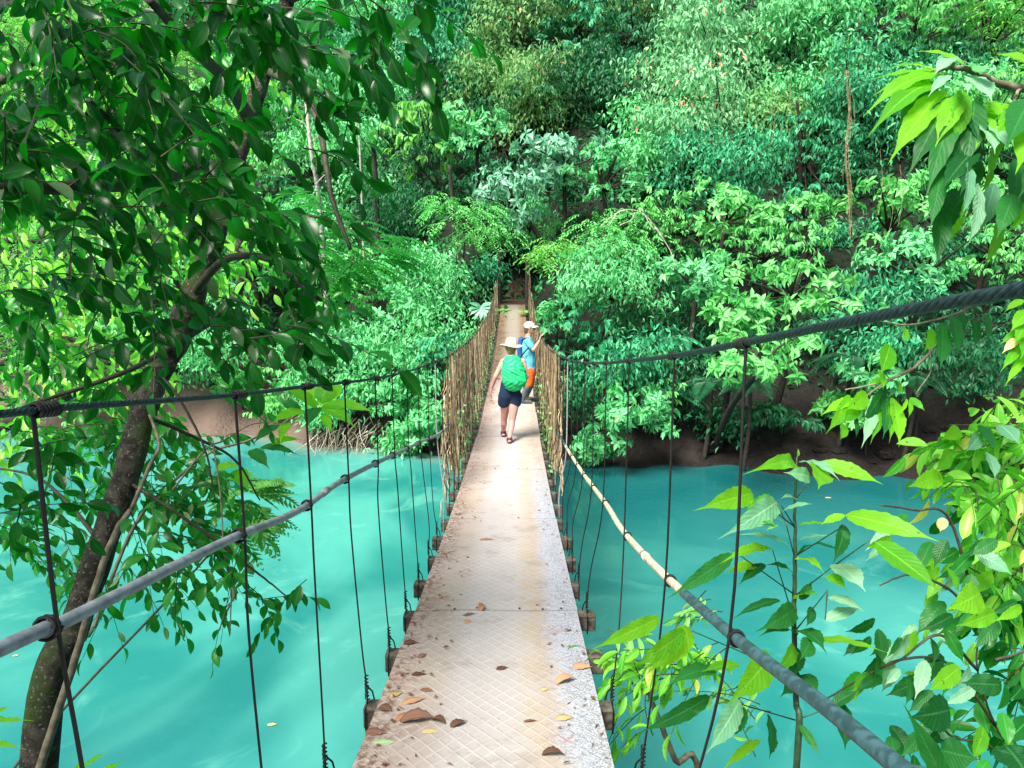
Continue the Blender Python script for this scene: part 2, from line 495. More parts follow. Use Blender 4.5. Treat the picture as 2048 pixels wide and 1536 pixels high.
c = n.mix(n.step(f, .4, .65), (0.014, 0.014, 0.010), (0.060, 0.055, 0.042))
c = n.mix(n.step(f2, .46, .62), c, (0.030, 0.055, 0.012))
c = n.mix(n.ma('MULTIPLY', n.step(f3, .58, .68), .5), c, (0.26, 0.25, 0.21))
n.bump(n.ma('ADD', f, n.ma('MULTIPLY', f3, .3)), .8, .012); M['bark'] = n.done(c, .85, .25)
M['bark_dark'] = plain('dark_bark', (0.018, 0.014, 0.010), (0.042, 0.036, 0.028), 12, 0.85, 0.7, dist=.02)
M['bark_pale'] = plain('pale_bark', (0.42, 0.40, 0.34), (0.22, 0.20, 0.16), 10, 0.8, 0.5, dist=.01)
M['twig'] = plain('twig_bark', (0.055, 0.05, 0.028), (0.025, 0.028, 0.015), 20, 0.7, 0.3)
M['twig_pale'] = plain('grey_twig', (0.20, 0.18, 0.13), (0.09, 0.08, 0.05), 20, 0.7, 0.3)
M['stem_green'] = plain('green_stem', (0.035, 0.085, 0.035), (0.02, 0.04, 0.02), 30, 0.5, 0.2)
# foliage
LM = {}
LM['mint'] = leaf_mat('leaf_mint', (0.020, 0.21, 0.060), (0.19, 0.66, 0.27), (0.08, 0.60, 0.10), .45, .28, .30, (0.30, 0.46, 0.20))
LM['pale'] = leaf_mat('leaf_pale', (0.06, 0.25, 0.14), (0.17, 0.44, 0.28), (0.14, 0.50, 0.20), .36, .6, .25)
LM['teal'] = leaf_mat('leaf_teal', (0.005, 0.09, 0.040), (0.060, 0.40, 0.185), (0.05, 0.36, 0.12), .45, .28, .28, (0.16, 0.34, 0.14))
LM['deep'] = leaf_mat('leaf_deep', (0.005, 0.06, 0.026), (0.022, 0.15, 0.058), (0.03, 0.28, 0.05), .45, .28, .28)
LM['lime'] = leaf_mat('leaf_lime', (0.09, 0.33, 0.07), (0.21, 0.50, 0.12), (0.20, 0.66, 0.08), .45, .28, .35, (0.42, 0.46, 0.12))
LM['bright'] = leaf_mat('leaf_bright', (0.025, 0.25, 0.050), (0.22, 0.68, 0.20), (0.12, 0.62, 0.09), .45, .28, .32)
LM['olive'] = leaf_mat('leaf_olive', (0.05, 0.19, 0.06), (0.17, 0.37, 0.12), (0.20, 0.44, 0.10), .45, .28, .3, (0.50, 0.28, 0.14))
LM['flower'] = leaf_mat('leaf_flowering', (0.03, 0.21, 0.075), (0.24, 0.58, 0.27), (0.12, 0.44, 0.13), .45, .28, .3, (0.70, 0.26, 0.17), oddt=.90)
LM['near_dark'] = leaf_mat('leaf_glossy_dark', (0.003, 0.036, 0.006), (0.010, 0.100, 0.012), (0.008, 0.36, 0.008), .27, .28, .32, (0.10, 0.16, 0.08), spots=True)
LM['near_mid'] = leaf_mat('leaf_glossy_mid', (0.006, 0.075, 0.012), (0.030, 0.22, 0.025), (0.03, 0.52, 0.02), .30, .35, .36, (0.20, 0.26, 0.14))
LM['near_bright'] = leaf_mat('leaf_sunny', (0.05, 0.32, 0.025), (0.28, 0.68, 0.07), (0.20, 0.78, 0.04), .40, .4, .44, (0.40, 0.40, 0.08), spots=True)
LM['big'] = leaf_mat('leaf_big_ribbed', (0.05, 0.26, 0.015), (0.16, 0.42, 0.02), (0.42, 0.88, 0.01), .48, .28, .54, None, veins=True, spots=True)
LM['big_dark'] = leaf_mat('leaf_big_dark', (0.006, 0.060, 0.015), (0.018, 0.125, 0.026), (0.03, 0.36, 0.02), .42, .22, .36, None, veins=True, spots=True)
LM['big_pale'] = leaf_mat('leaf_big_pale', (0.12, 0.34, 0.19), (0.24, 0.46, 0.29), (0.18, 0.62, 0.20), .34, .6, .35, None, veins=True)
LM['dry_brown'] = leaf_mat('leaf_dry_brown', (0.09, 0.040, 0.025), (0.22, 0.115, 0.075), (0.3, 0.15, 0.06), .6, .3, .1)
LM['dry_orange'] = leaf_mat('leaf_dry_orange', (0.38, 0.17, 0.09), (0.52, 0.28, 0.16), (0.6, 0.3, 0.1), .6, .3, .15)
LM['dry_yellow'] = leaf_mat('leaf_dry_yellow', (0.45, 0.34, 0.13), (0.58, 0.46, 0.2), (0.7, 0.5, 0.1), .6, .3, .15)
LM['dry_green'] = leaf_mat('leaf_fallen_green', (0.30, 0.48, 0.22), (0.4, 0.55, 0.3), (0.3, 0.6, 0.2), .5, .3, .15)

# ---------------------------------------------------------------- terrain
WATER = -7.0
XS = [-60, -30, -13, -7, -2, 4, 8, 13, 20, 40, 60]
YS = [34, 31.5, 29.6, 27.6, 26.0, 25.0, 24.3, 22.9, 21.3, 18.5, 16]
def bumpy(x, y):
    return (np.sin(x * .9 + 1.3 * np.sin(y * .5)) * .5 + np.sin(y * 1.1 + x * .35 + 2) * .4 + np.sin(x * 2.3 - y * 1.7) * .22 + np.sin(x * 4.1 + y * 3.3) * .12)
def sstep(t): t = np.clip(t, 0, 1); return t * t * (3 - 2 * t)
def terrain(x, y):
    x = np.asarray(x, float); y = np.asarray(y, float)
    s = y - np.interp(x, XS, YS) - .35 * np.sin(x * 1.1) - .2 * np.sin(x * 2.7)
    steep = np.interp(x, [-14, -6, 0, 8], [.55, .8, 1, 1])
    nat = np.where(s < 0, .38 * s, np.interp(s, [0, .5, 3.2, 6.3, 60], [0, .25, 2.5, 5.1, 58]))
    nat = nat + bumpy(x, y) * np.clip(s * .14, 0, .55) + bumpy(x * 2.2, y * 2.6) * np.clip(s + .3, 0, 1) * .10
    nat = -7 + nat
    pz = np.where(y < 37, -1.93, -1.93 + (y - 37) * .55)
    w = sstep((2.1 - np.abs(x - .15 * np.clip(y - 34, 0, 9))) / 1.2) * sstep((y - 31.3) / .8) * (1 - sstep((y - 37) / 2.5))
    nat = nat * (1 - w) + pz * w
    nb = -7.0 + .95 * (3.6 + .4 * np.sin(x * .8) - y) + bumpy(x, y) * .3
    nb = np.where(nb > -1.9, -1.9 + (nb + 1.9) * .35, nb)
    wn_ = sstep((1.6 - np.abs(x)) / .8)
    nb = np.where(y < -1.0, nb * (1 - wn_) + wn_ * -1.72, nb)
    return np.maximum(np.maximum(nat, np.where(y < 9, nb, -50)), -9.5)

def hit(px, py):
    """distance along the optical axis at which the ray through a pixel meets the far bank"""
    o, v = ray(px, py)
    d = np.arange(14, 90, .1)
    q = o + v * d[:, None]
    z = terrain(q[:, 0], q[:, 1])
    i = np.argmax(q[:, 2] < z)
    return d[i] if (q[:, 2] < z).any() else 70.0

def grid(name, xs, ys, zf, mat):
    X, Y = np.meshgrid(xs, ys); Z = zf(X, Y)
    v = np.stack([X, Y, Z], -1).reshape(-1, 3); m = len(xs)
    i = np.arange(len(ys) - 1)[:, None] * m + np.arange(m - 1)[None]
    q = np.stack([i, i + 1, i + m + 1, i + m], -1).reshape(-1, 4)
    return mesh_obj(name, v, q, mat, smooth=True)
gx = np.concatenate([np.arange(-150, -26, 3.0), np.arange(-26, 26, .22), np.arange(26, 151, 3.0)])
gy = np.concatenate([np.arange(-60, -6, 3.0), np.arange(-6, 20, .6), np.arange(20, 42, .22), np.arange(42, 160, 1.2)])
tag(grid('ground', gx, gy, terrain, M['ground']), kind='structure')
wx = np.concatenate([np.arange(-150, -25, 5.0), np.arange(-25, 25, .4), np.arange(25, 151, 5.0)]); wy = np.arange(0, 40, .4)
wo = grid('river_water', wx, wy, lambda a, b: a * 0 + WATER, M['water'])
X, Y = np.meshgrid(wx, wy); dep = WATER - terrain(X, Y)
sa = wo.data.attributes.new('shallow', 'FLOAT', 'POINT')
sa.data.foreach_set('value', (np.clip(1 - dep / .75, 0, 1) ** 1.3 * np.interp(X, [-3, 0], [1, .35])).astype(np.float32).ravel())
tag(wo, kind='structure')
# dirt path beyond the bridge
pv = []; pq = []; ny = 22
for i in range(ny):
    yy = 31.7 + i * .28; cx = .15 * max(0, min(9, yy - 34))
    for j in range(9):
        xx = cx + (j - 4) * .22 + .05 * math.sin(yy * 3)
        pv.append((xx, yy, float(terrain(cx, yy)) + .035 - .03 * abs(j - 4) / 4 + (.02 * math.sin(xx * 9 + yy * 7) if 0 < j < 8 else 0)))
for i in range(ny - 1):
    for j in range(8): pq.append((i * 9 + j, i * 9 + j + 1, (i + 1) * 9 + j + 1, (i + 1) * 9 + j))
tag(mesh_obj('path', pv, np.array(pq), M['path'], smooth=True), kind='structure')

# ---------------------------------------------------------------- bridge
def deck_z(y): return -2.97 + .0048 * (y - 17) ** 2
def deckhit(px, py):
    o, v = ray(px, py); d = np.arange(.8, 40, .01); q = o + v * d[:, None]
    i = np.argmax(q[:, 2] < deck_z(q[:, 1])); return q[i]
def waterhit(px, py):
    o, v = ray(px, py); return o + v * ((WATER - o[2]) / v[2])
bridge = thing('suspension_bridge', 'long narrow suspension footbridge of pale plates sagging across the turquoise river', 'bridge', (0, -3, deck_z(-3)))
J0, JS = 4.4, 2.44
joints = [J0 + JS * k for k in range(-3, 12)] + [31.95]
joints = [j for j in joints if j < 31.9] + [31.95]
HW = .515
for a, b in zip(joints[:-1], joints[1:]):
    g = Geo(); ys = np.linspace(a + .011, b - .011, 9)
    us = np.linspace(-HW, HW, 7); sk = random.uniform(-.008, .008); sag = random.uniform(-.004, .004)
    top = np.array([[(u + sk, y, deck_z(y) + .012 + sag * (1 - (u / HW) ** 2) + .003 * math.sin(u * 9 + y * 5)) for u in us] for y in ys])
    bot = top - np.array([0, 0, .022]); m = len(us); k = len(ys)
    v = np.vstack([top.reshape(-1, 3), bot.reshape(-1, 3)]); q = []
    for i in range(k - 1):
        for j in range(m - 1):
            c = i * m + j; q.append((c, c + 1, c + m + 1, c + m)); c += k * m; q.append((c, c + m, c + m + 1, c + 1))
        for j in (0, m - 1):
            c = i * m + j; q.append((c, c + m, c + m + k * m, c + k * m) if j == 0 else (c, c + k * m, c + m + k * m, c + m))
    for j in range(m - 1):
        q.append((j, j + k * m, j + 1 + k * m, j + 1)); c = (k - 1) * m + j; q.append((c, c + 1, c + 1 + k * m, c + k * m))
    g.add(v, None, q); pl = g.obj('deck_plate', M['deck'], bridge)
    # nail heads along the joint
    g = Geo()
    for xx in np.linspace(-.42, .44, 7):
        if random.random() < .75:
            c = np.array([xx + random.uniform(-.03, .03), a + random.uniform(.012, .03), deck_z(a) + .016]); g.add(SV * (.008, .008, .004) + c, ST, SQ)
    if g.n: g.obj('nail', M['wire'], pl)
# centre stringers under the plates
for xx in (-.3, .3):
    g = Geo(); ys = np.arange(-3.0, 32, .6)
    tube(g, np.stack([ys * 0 + xx, ys, deck_z(ys) - .135], 1), .018, 6); g.obj('deck_cable', M['cable'], bridge)
beams = [J0 + .61 * k for k in range(-12, 46)]
beams = [b for b in beams if b < 31.9]
for i, b in enumerate(beams):
    g = Geo(); jit = random.uniform(-.02, .02)
    L = 1.20 + random.uniform(-.03, .03)
    box(g, (jit, b, deck_z(b) - .058), (L, .085, .105), random.uniform(-.012, .012), .006)
    g.obj('crossbeam', M['beam'], bridge)
def lat_pt(px, py, lat):
    d = lat / ((px - 1031.7) / FPX); return P(px, py, d)
Lc = [np.array([-.64, -2.6, .12]), np.array([-.64, -.6, .0])] + [lat_pt(a, b, -.762) for a, b in
      [(0, 828), (130, 815), (467, 790), (610, 773), (690, 765), (750, 757), (815, 743), (860, 727), (900, 710), (940, 680), (960, 656), (975, 630), (985, 604), (992, 574)]] + [np.array([-.62, 33.4, .25])]
Rc = [np.array([.64, -2.6, .35]), np.array([.64, -.6, .18])] + [lat_pt(a, b, .518) for a, b in
      [(2048, 578), (1477, 688), (1345, 712), (1255, 722), (1210, 726), (1160, 725), (1128, 716), (1105, 703), (1090, 688), (1078, 666), (1070, 640), (1064, 606), (1060, 574)]] + [np.array([.62, 33.4, .25])]
Lp = [np.array([-.64, -2.6, -.1]), np.array([-.64, -.4, -.28])] + [lat_pt(a, b, -.775) for a, b in
      [(0, 1298), (125, 1245), (457, 1080), (595, 1022), (678, 965), (755, 925), (797, 905), (845, 882), (880, 866), (905, 840), (930, 812)]]
Rp = [np.array([.64, -2.4, -.2]), np.array([.64, -.3, -.52])] + [lat_pt(a, b, .53) for a, b in
      [(1990, 1690), (1800, 1536), (1640, 1405), (1455, 1262), (1315, 1137), (1245, 1060), (1210, 1005), (1165, 945), (1130, 890), (1108, 850), (1096, 815)]]
def cable_part(pts, name, q):
    pts = np.array(pts); fine = catmull(pts, 60); g = Geo()
    s = np.concatenate([[0], np.cumsum(np.linalg.norm(np.diff(fine, axis=0), axis=1))])
    near = s[np.argmax(fine[:, 1] > 6.5)]
    ss = np.arange(0, near, .008); c = np.stack([np.interp(ss, s, fine[:, i]) for i in range(3)], 1)
    t = unit(np.gradient(c, axis=0)); x = unit(np.cross(t, UP)); y = np.cross(x, t)
    for k in range(6):
        ph = ss / (.085 * q) * 2 * np.pi + k * np.pi / 3
        tube(g, c + .0040 * q * (np.cos(ph)[:, None] * x + np.sin(ph)[:, None] * y), .0029 * q, 6)
    ss = np.arange(near - .02, s[-1], .25); c = np.stack([np.interp(ss, s, fine[:, i]) for i in range(3)], 1)
    tube(g, c, .0068 * q, 8)
    o = g.obj(name, M['cable'], bridge, True)
    return o, fine
lcab, LF = cable_part(Lc, 'main_cable', 1.0); rcab, RF = cable_part(Rc, 'main_cable', 1.3)
def pipe_part(pts, mat, r0, r1):
    fine = catmull(np.array(pts), 14); g = Geo()
    rr = np.interp(fine[:, 1], [0, 6, 12], [r0, r0, r1])
    tube(g, fine, rr, 14)
    for yy in (2.9, 5.2, 8.1):     # sleeve couplings
        i = int(np.argmin(abs(fine[:, 1] - yy))); a, b = fine[i], fine[i + 1]; e = unit(b - a)
        tube(g, [a - e * .04, a + e * .04], r0 * 1.18, 14)
    return g.obj('handrail', mat, bridge, True), fine
lpipe, LPF = pipe_part(Lp, M['pipe'], .0125, .013); rpipe, RPF = pipe_part(Rp, M['pole'], .0145, .012)
def at_y(F, y):
    return np.array([np.interp(y, F[:, 1], F[:, 0]), y, np.interp(y, F[:, 1], F[:, 2])])
def coil(g, c, t, r, L, turns, wr):
    t = unit(t); x = unit(np.cross(t, UP)); y = np.cross(x, t)
    n_ = int(turns * 12); s = np.linspace(0, 1, n_); ph = s * turns * 2 * np.pi
    jit = 1 + .10 * np.sin(ph * .31)
    tube(g, c + (s[:, None] - .5) * L * t + (r * jit)[:, None] * (np.cos(ph)[:, None] * x + np.sin(ph)[:, None] * y), wr, 5)
def hanger(F, PF, side, y, cabobj, pipobj, light=False):
    top = at_y(F, y); bi = min(beams, key=lambda b: abs(b - y)); zb = deck_z(bi)
    bot = np.array([side * (.612 if y < 3 else .575), bi if y > 1.5 else y, zb - .01])
    near = y < 6.5
    pts = [top + (0, 0, -.01)]
    if PF[0][1] < y < PF[-1][1]:
        pp = at_y(PF, y); pts.append(pp + np.array([side * -.016, 0, 0.0]))
        if near or y < 10:
            g = Geo(); coil(g, pp, at_y(PF, y + .05) - at_y(PF, y - .05), .0185, .022 if near else .012, 3 if near else 1.5, .0030)
            g.obj('wire_tie', M['wire'], pipobj)
    for f in (.45, .8):
        q = top * (1 - f) + bot * f
        if len(pts) == 1 or q[2] < pts[-1][2] - .1: pts.append(q + np.array([random.uniform(-.018, .018), random.uniform(-.015, .015), 0]))
    pts.append(bot + (0, 0, .1)); pts.append(bot)
    g = Geo(); w = .0038 if near else .0048
    tube(g, catmull(pts, 5), w if not light else .006, 6)
    if near:   # second wire beside the first and the twisted foot
        c = catmull([bot + (0, 0, .16), bot + (0, 0, .02)], 3); coil(g, (c[0] + c[-1]) / 2, (0, .001, 1), .0075, .12, 7, .0035)
        tube(g, [bot + (0, 0, .1), bot + (-side * .02, .03, .05), bot + (-side * .03, .045, -.03)], .004, 5)
    # loop round the beam
    tube(g, [bot + (0, -.05, 0), bot + (0, -.05, -.11), bot + (0, .05, -.11), bot + (0, .05, 0), bot + (0, -.045, .004)], .004, 5)
    g.obj('hanger', M['wire_light'] if light else M['wire'], bridge)
    g = Geo()
    if near: coil(g, top + unit(at_y(F, y + .05) - top) * .03, at_y(F, y + .05) - at_y(F, y - .05), .0105, random.uniform(.05, .11), random.randint(10, 17), .0029)
    else: coil(g, top, at_y(F, y + .05) - at_y(F, y - .05), .011, .045, 4, .004)
    g.obj('wire_wrap', M['wire'], cabobj)
ly = [-.05, .55, 1.14, 1.97, 2.63, 3.24, 3.95, 4.5] + [5.1 + .61 * k for k in range(45)]
ry = [-.3, 1.66, 2.4, 3.35, 4.2, 4.85] + [5.5 + .61 * k for k in range(44)]
for y in [q for q in ly if q < 31.8]: hanger(LF, LPF, -1, y, lcab, lpipe, light=6.6 < y < 7.2)
for y in [q for q in ry if q < 31.8]: hanger(RF, RPF, 1, y, rcab, rpipe, light=7.2 < y < 7.8)
for s in (-1, 1):
    for yy, zt in ((33.4, .35), (-2.6, .5)):
        g = Geo(); zb = float(terrain(s * .62, yy)) - .6
        tube(g, [(s * .62, yy, zb), (s * .62, yy, (zb + zt) / 2), (s * .62, yy, zt)], [.10, .09, .085], 10)
        g.obj('end_post', M['bark_dark'], bridge)
for yy in (-2.95,):
    g = Geo(); box(g, (0, yy + .32, deck_z(yy) - .35 - .1), (2.0, .5, .9), 0, .03); g.obj('abutment', M['seam'], bridge)

# ---------------------------------------------------------------- curtains of dry vines on both cables
for side, F, PF, lab in ((-1, LF, LPF, 'curtain of dry brown vines hanging from the left cable beside the woman'), (1, RF, RPF, 'curtain of dry brown vines hanging from the right cable beside the man')):
    base = at_y(F, 9.5)
    vc = thing('vine_curtain', lab, 'vines', (base[0], base[1], deck_z(9.5)), 'vine curtains on the bridge')
    y0 = 8.4 if side < 0 else 9.2
    for k in range(96):
        y = y0 + (30.2 - y0) * (k / 95) ** 1.35 + random.uniform(-.06, .06)
        top = at_y(F, y); zb = deck_z(y) + random.uniform(-.22, .06) if y < 22 else deck_z(y) - .05
        if random.random() < .12: zb += random.uniform(.2, .8)
        n_ = 9; t = np.linspace(0, 1, n_)
        ph, am = random.uniform(0, 6), random.uniform(.008, .035)
        px_ = top[0] + side * random.uniform(-.015, .05) + am * np.sin(t * random.uniform(3, 9) + ph) * t + side * -.02 * t
        py_ = y + am * np.cos(t * 5 + ph) + random.uniform(-.12, .12) * t
        g = Geo(); tube(g, np.stack([px_, py_, top[2] + .01 + (zb - top[2]) * t], 1), random.uniform(.003, .009), 5)
        g.obj('vine_strand', M['vine'] if random.random() < .7 else M['vine_pale'], vc)
    g = Geo(); g2 = Geo()
    for k in range(260):          # diagonal netting strands, zig-zag
        y = y0 - .3 + (28 - y0) * random.random() ** 1.4; z1 = at_y(F, y)[2]; z0 = deck_z(y) - .12
        za = random.uniform(z0, z1); n_ = random.randint(4, 9); pts = []; xx = side * (.645 + random.uniform(0, .03)); dy = random.choice((-1, 1))
        for i in range(n_):
            yy = y + dy * i * .075; zz = za - i * random.uniform(.05, .11)
            if zz < z0 - .1: break
            pts.append((xx + side * random.uniform(0, .05), yy, zz))
        if len(pts) > 2: tube(g if random.random() < .5 else g2, pts, random.uniform(.004, .008), 4)
    for k in range(70):
        y = y0 + (30 - y0) * random.random() ** 1.6; top = at_y(F, y); zb = deck_z(y) + random.uniform(-.2, .5)
        xx = top[0] + side * random.uniform(-.03, .03)
        tube(g2, [top, (xx, y + random.uniform(-.1, .1), (top[2] + zb) / 2), (xx + random.uniform(-.03, .03), y + random.uniform(-.15, .15), zb)], random.uniform(.003, .007), 4)
    tag(g.obj('netting_strands', M['vine_pale'], vc), kind='stuff'); tag(g2.obj('fine_strands', M['vine'], vc), kind='stuff')
    g = Geo()      # one thick pale woody vine weaving through
    pts = [(side * .665, y, (at_y(F, y)[2] * .45 + deck_z(y) * .55) + .25 * math.sin(y * 1.1)) for y in np.arange(10, 19, .5)]
    tube(g, catmull(pts, 4), .016, 6); g.obj('woody_vine', M['vine_pale'], vc)
    g = Geo(); m = 420       # few green leaves climbing in the vines
    yy = y0 + (24 - y0) * R.random(m); pos = np.stack([np.full(m, side * .62) + R.normal(0, .04, m), yy, deck_z(yy) + R.random(m) ** 1.5 * .9 - .15], 1)
    stamp(g, T2, pos, R.normal(0, 1, (m, 3)) + (0, 0, -.4), R.normal(0, .5, (m, 3)) + UP, .07, .022, R.random(m)); g.obj('climbing_leaves', LM['olive'], vc)
# ---------------------------------------------------------------- fallen leaves on the deck and the water
def flat_leaf(name, p, L, W, ang, mat, label, cat='leaf', group=None, curl=.25, lift=.004, rnd=.5, slope=0.0):
    g = Geo(); a = np.array([math.cos(ang), math.sin(ang), slope]); z = .012 + lift
    b = np.asarray(p, float) - a * L / 2 + (0, 0, z)
    big_leaf(g, b, b + a * L, W / 2, (0, 0, 1), droop=curl * .13, fold=curl * .45, serr=.08, rnd=rnd, nu=2, nv=10, twist=random.uniform(-.5, .5) * curl * 1.6)
    V = np.concatenate(g.v); lo = V[:, 2].min(); g.v = [V + (0, 0, (p[2] + z) - lo)]
    o = g.obj(name, mat, None, True, origin=np.asarray(p, float)); o.modifiers.new('t', 'SOLIDIFY').thickness = .0012
    return tag(o, label, cat, group)
FL = [
 (838, 1447, .17, .075, .15, 'dry_brown', 'large curled brown leaf lying at the near left edge of the deck', .9),
 (880, 1452, .09, .05, -.6, 'dry_brown', 'dark brown rolled leaf touching the right end of the large curled leaf', 1.2),
 (918, 1455, .09, .045, .6, 'dry_brown', 'purplish brown leaf folded up, just right of the dark rolled leaf', .9),
 (768, 1492, .11, .045, .1, 'dry_green', 'pale green fallen leaf at the near left deck edge', .15),
 (752, 1472, .10, .05, -.1, 'dry_brown', 'reddish brown flat leaf just behind the pale green fallen leaf', .3),
 (806, 1440, .09, .035, 1.0, 'dry_orange', 'narrow orange leaf leaning on the large curled brown leaf', .8),
 (862, 1470, .08, .03, .0, 'dry_yellow', 'olive yellow strip of leaf in front of the large curled leaf', .3),
 (828, 1408, .12, .05, .4, 'dry_orange', 'tan orange leaf behind the large curled leaf on the left', .3),
 (965, 1222, .09, .05, 1.2, 'dry_orange', 'orange leaf standing up on the second plate seam', 1.3),
 (938, 1235, .10, .03, .5, 'dry_brown', 'slim brown leaf lying on the second plate seam', .4),
 (936, 1248, .06, .05, .2, 'dry_orange', 'small peach leaf just below the second plate seam', .2),
 (1005, 1342, .07, .04, .3, 'dry_brown', 'tan leaf in the middle of the nearest plate', .2),
 (1132, 1370, .13, .05, .45, 'dry_orange', 'curled leaf with an orange top and dark underside near the right deck edge', 1.3),
 (1165, 1341, .11, .06, .1, 'dry_orange', 'salmon red crumpled leaf at the right deck edge', .5),
 (1107, 1518, .10, .035, .02, 'dry_brown', 'rolled brown leaf in the bottom right of the nearest plate', 1.4),
 (1130, 1442, .08, .05, .1, 'dry_yellow', 'yellow tan leaf on the right of the nearest plate', .2),
 (1062, 1450, .07, .02, .1, 'dry_brown', 'small broken brown leaf right of the deck middle', .7),
 (974, 1083, .14, .04, .1, 'dry_orange', 'long pinkish leaf in the middle of the third plate', .3),
 (1030, 1157, .05, .04, .1, 'dry_green', 'small grey green leaf in the middle of the second plate', .4),
 (900, 1110, .16, .01, .7, 'dry_brown', 'thin dark twig-like leaf on the rusty left side of the third plate', .5),
 (822, 1292, .09, .05, .2, 'dry_brown', 'red brown leaf at the left deck edge behind the tan orange leaf', .5),
 (845, 1318, .07, .03, .9, 'dry_brown', 'small dark leaf near the left deck edge, level with the tan middle leaf', .6),
 (840, 1355, .09, .035, .1, 'dry_brown', 'flat dark brown leaf left of the tan middle leaf', .3),
 (855, 1388, .08, .03, -.2, 'dry_brown', 'small mottled brown leaf between tan orange leaf and plate middle', .4),
 (1090, 1385, .04, .03, .2, 'dry_yellow', 'tiny yellow green leaf beside the curled orange and dark leaf', .3),
 (880, 1200, .07, .04, .8, 'dry_orange', 'small orange leaf on the rusty left part of the second plate', .4),
 (1075, 1215, .03, .02, .3, 'dry_brown', 'tiny brown leaf at the right end of the second plate seam', .4),
 (793, 1395, .07, .04, .5, 'dry_yellow', 'mossy yellow leaf at the very left deck edge', .3),
 (772, 1425, .08, .05, -.5, 'dry_brown', 'dark crumpled leaf at the left deck edge behind the reddish flat leaf', .6),
]
for (px, py, L, W, an, m, lab, curl) in FL:
    flat_leaf('fallen_leaf', deckhit(px, py), L, W, an, LM[m], lab, curl=curl, rnd=random.random(), group='fallen leaves on the near bridge deck')
for k in range(70):
    y = 14.8 + 16 * random.random() ** .8; x = random.choice((-1, 1)) * (.5 - abs(random.gauss(0, .10))); x = max(-.49, min(.49, x))
    if y < 17 and x > 0: x = -x
    flat_leaf('fallen_leaf', (x, y, deck_z(y) + .004), random.uniform(.06, .14), random.uniform(.03, .06), random.uniform(0, 6), LM[random.choice(('dry_brown', 'dry_brown', 'dry_orange'))],
              'dry leaf strewn over the far deck beyond the two people', curl=random.uniform(.2, .9), rnd=random.random(), group='leaf litter on the far half of the deck')
for (px, py, L, lab) in ((545, 1450, .16, 'yellow leaf floating on the water at bottom left'), (660, 880, .35, 'pale leaf floating beside the dead roots at the far left bank'),
                          (1657, 996, .22, 'white leaf floating on dark water behind the tall sapling'), (32, 1312, .12, 'small yellow leaf floating beside the leaning trunk')):
    flat_leaf('floating_leaf', waterhit(px, py), L, L * .5, .1, LM['dry_yellow'], lab, curl=.05, lift=.0, group='leaves floating on the river')

# crumbs of dead leaf and dirt along the edges of the deck: nobody could count them
g = Geo(); m = 560
y = 2.2 + 28 * R.random(m) ** 1.7; x = -.50 + np.abs(R.normal(0, .13, m)); fl = R.random(m) < .3; x = np.where(fl, .5 - np.abs(R.normal(0, .10, m)), x); x = np.clip(x, -.5, .5)
stamp(g, T2, np.stack([x, y, deck_z(y) + .017 + R.random(m) * .006], 1), R.normal(0, 1, (m, 3)) * (1, 1, .12), R.normal(0, .35, (m, 3)) + UP, R.uniform(.012, .045, m), R.uniform(.003, .010, m), R.random(m))
tag(g.obj('leaf_crumbs', LM['dry_brown'], None), 'crumbs of dead brown leaves along the edges of the deck', 'litter', kind='stuff')

# ---------------------------------------------------------------- people
skin = plain('skin_fair', (0.60, 0.31, 0.27), (0.56, 0.27, 0.235), 8, .5, .05, spec=.35)
skin2 = plain('skin_tan', (0.52, 0.27, 0.19), (0.47, 0.24, 0.17), 8, .5, .05, spec=.35)
def fabric(name, c, c2=None, sc=7, rough=.8):
    n = N(name); f = n.noise(sc, 4, .6, n.obj(), 1.2); n.bump(f, .8, .02)
    return n.done(n.mix(n.step(f, .3, .7), c, c2 or tuple(x * .8 for x in c)), rough, .3)
navy = fabric('navy_cloth', (0.010, 0.028, 0.075)); green = fabric('green_raincover', (0.02, 0.56, 0.19), (0.012, 0.40, 0.13), 9, .45)
cyan = fabric('cyan_shirt', (0.12, 0.46, 0.57), (0.08, 0.36, 0.46)); orange = fabric('orange_shorts', (0.92, 0.13, 0.02), (0.75, 0.09, 0.01))
straw = plain('straw', (0.78, 0.72, 0.50), (0.62, 0.56, 0.36), 60, .8, .3); strawband = plain('hat_band', (0.42, 0.45, 0.27), None, 40, .8)
capm = fabric('cap_cloth', (0.60, 0.62, 0.46)); rubber = plain('rubber_boot', (0.045, 0.05, 0.06), (0.10, 0.11, 0.12), 9, .35, .1)
sole = plain('sandal_sole', (0.03, 0.022, 0.025), None, 30, .8); strapm = plain('sandal_strap', (0.16, 0.06, 0.07), (.08, .03, .04), 30, .7)
hair_m = plain('brown_hair', (0.11, 0.065, 0.04), (0.06, 0.035, 0.02), 40, .6, .6)
hair_f = plain('fair_hair', (0.42, 0.27, 0.14), (0.28, 0.17, 0.08), 40, .6, .6)
n = N('striped_top'); s = n.sep(n.obj()); st = n.step(n.ma('SINE', n.ma('MULTIPLY', n.ma('ADD', s[0], n.ma('MULTIPLY', s[2], .6)), 170.0)), -.1, .3)
top_m = n.done(n.mix(st, (0.02, 0.05, 0.10), (0.45, 0.55, 0.62)), .8, .3)
bluep = fabric('blue_pack', (0.02, 0.09, 0.26), (0.012, 0.05, 0.16))
eye = plain('eye_dark', (0.02, 0.015, 0.01), None, 10, .3, 0)

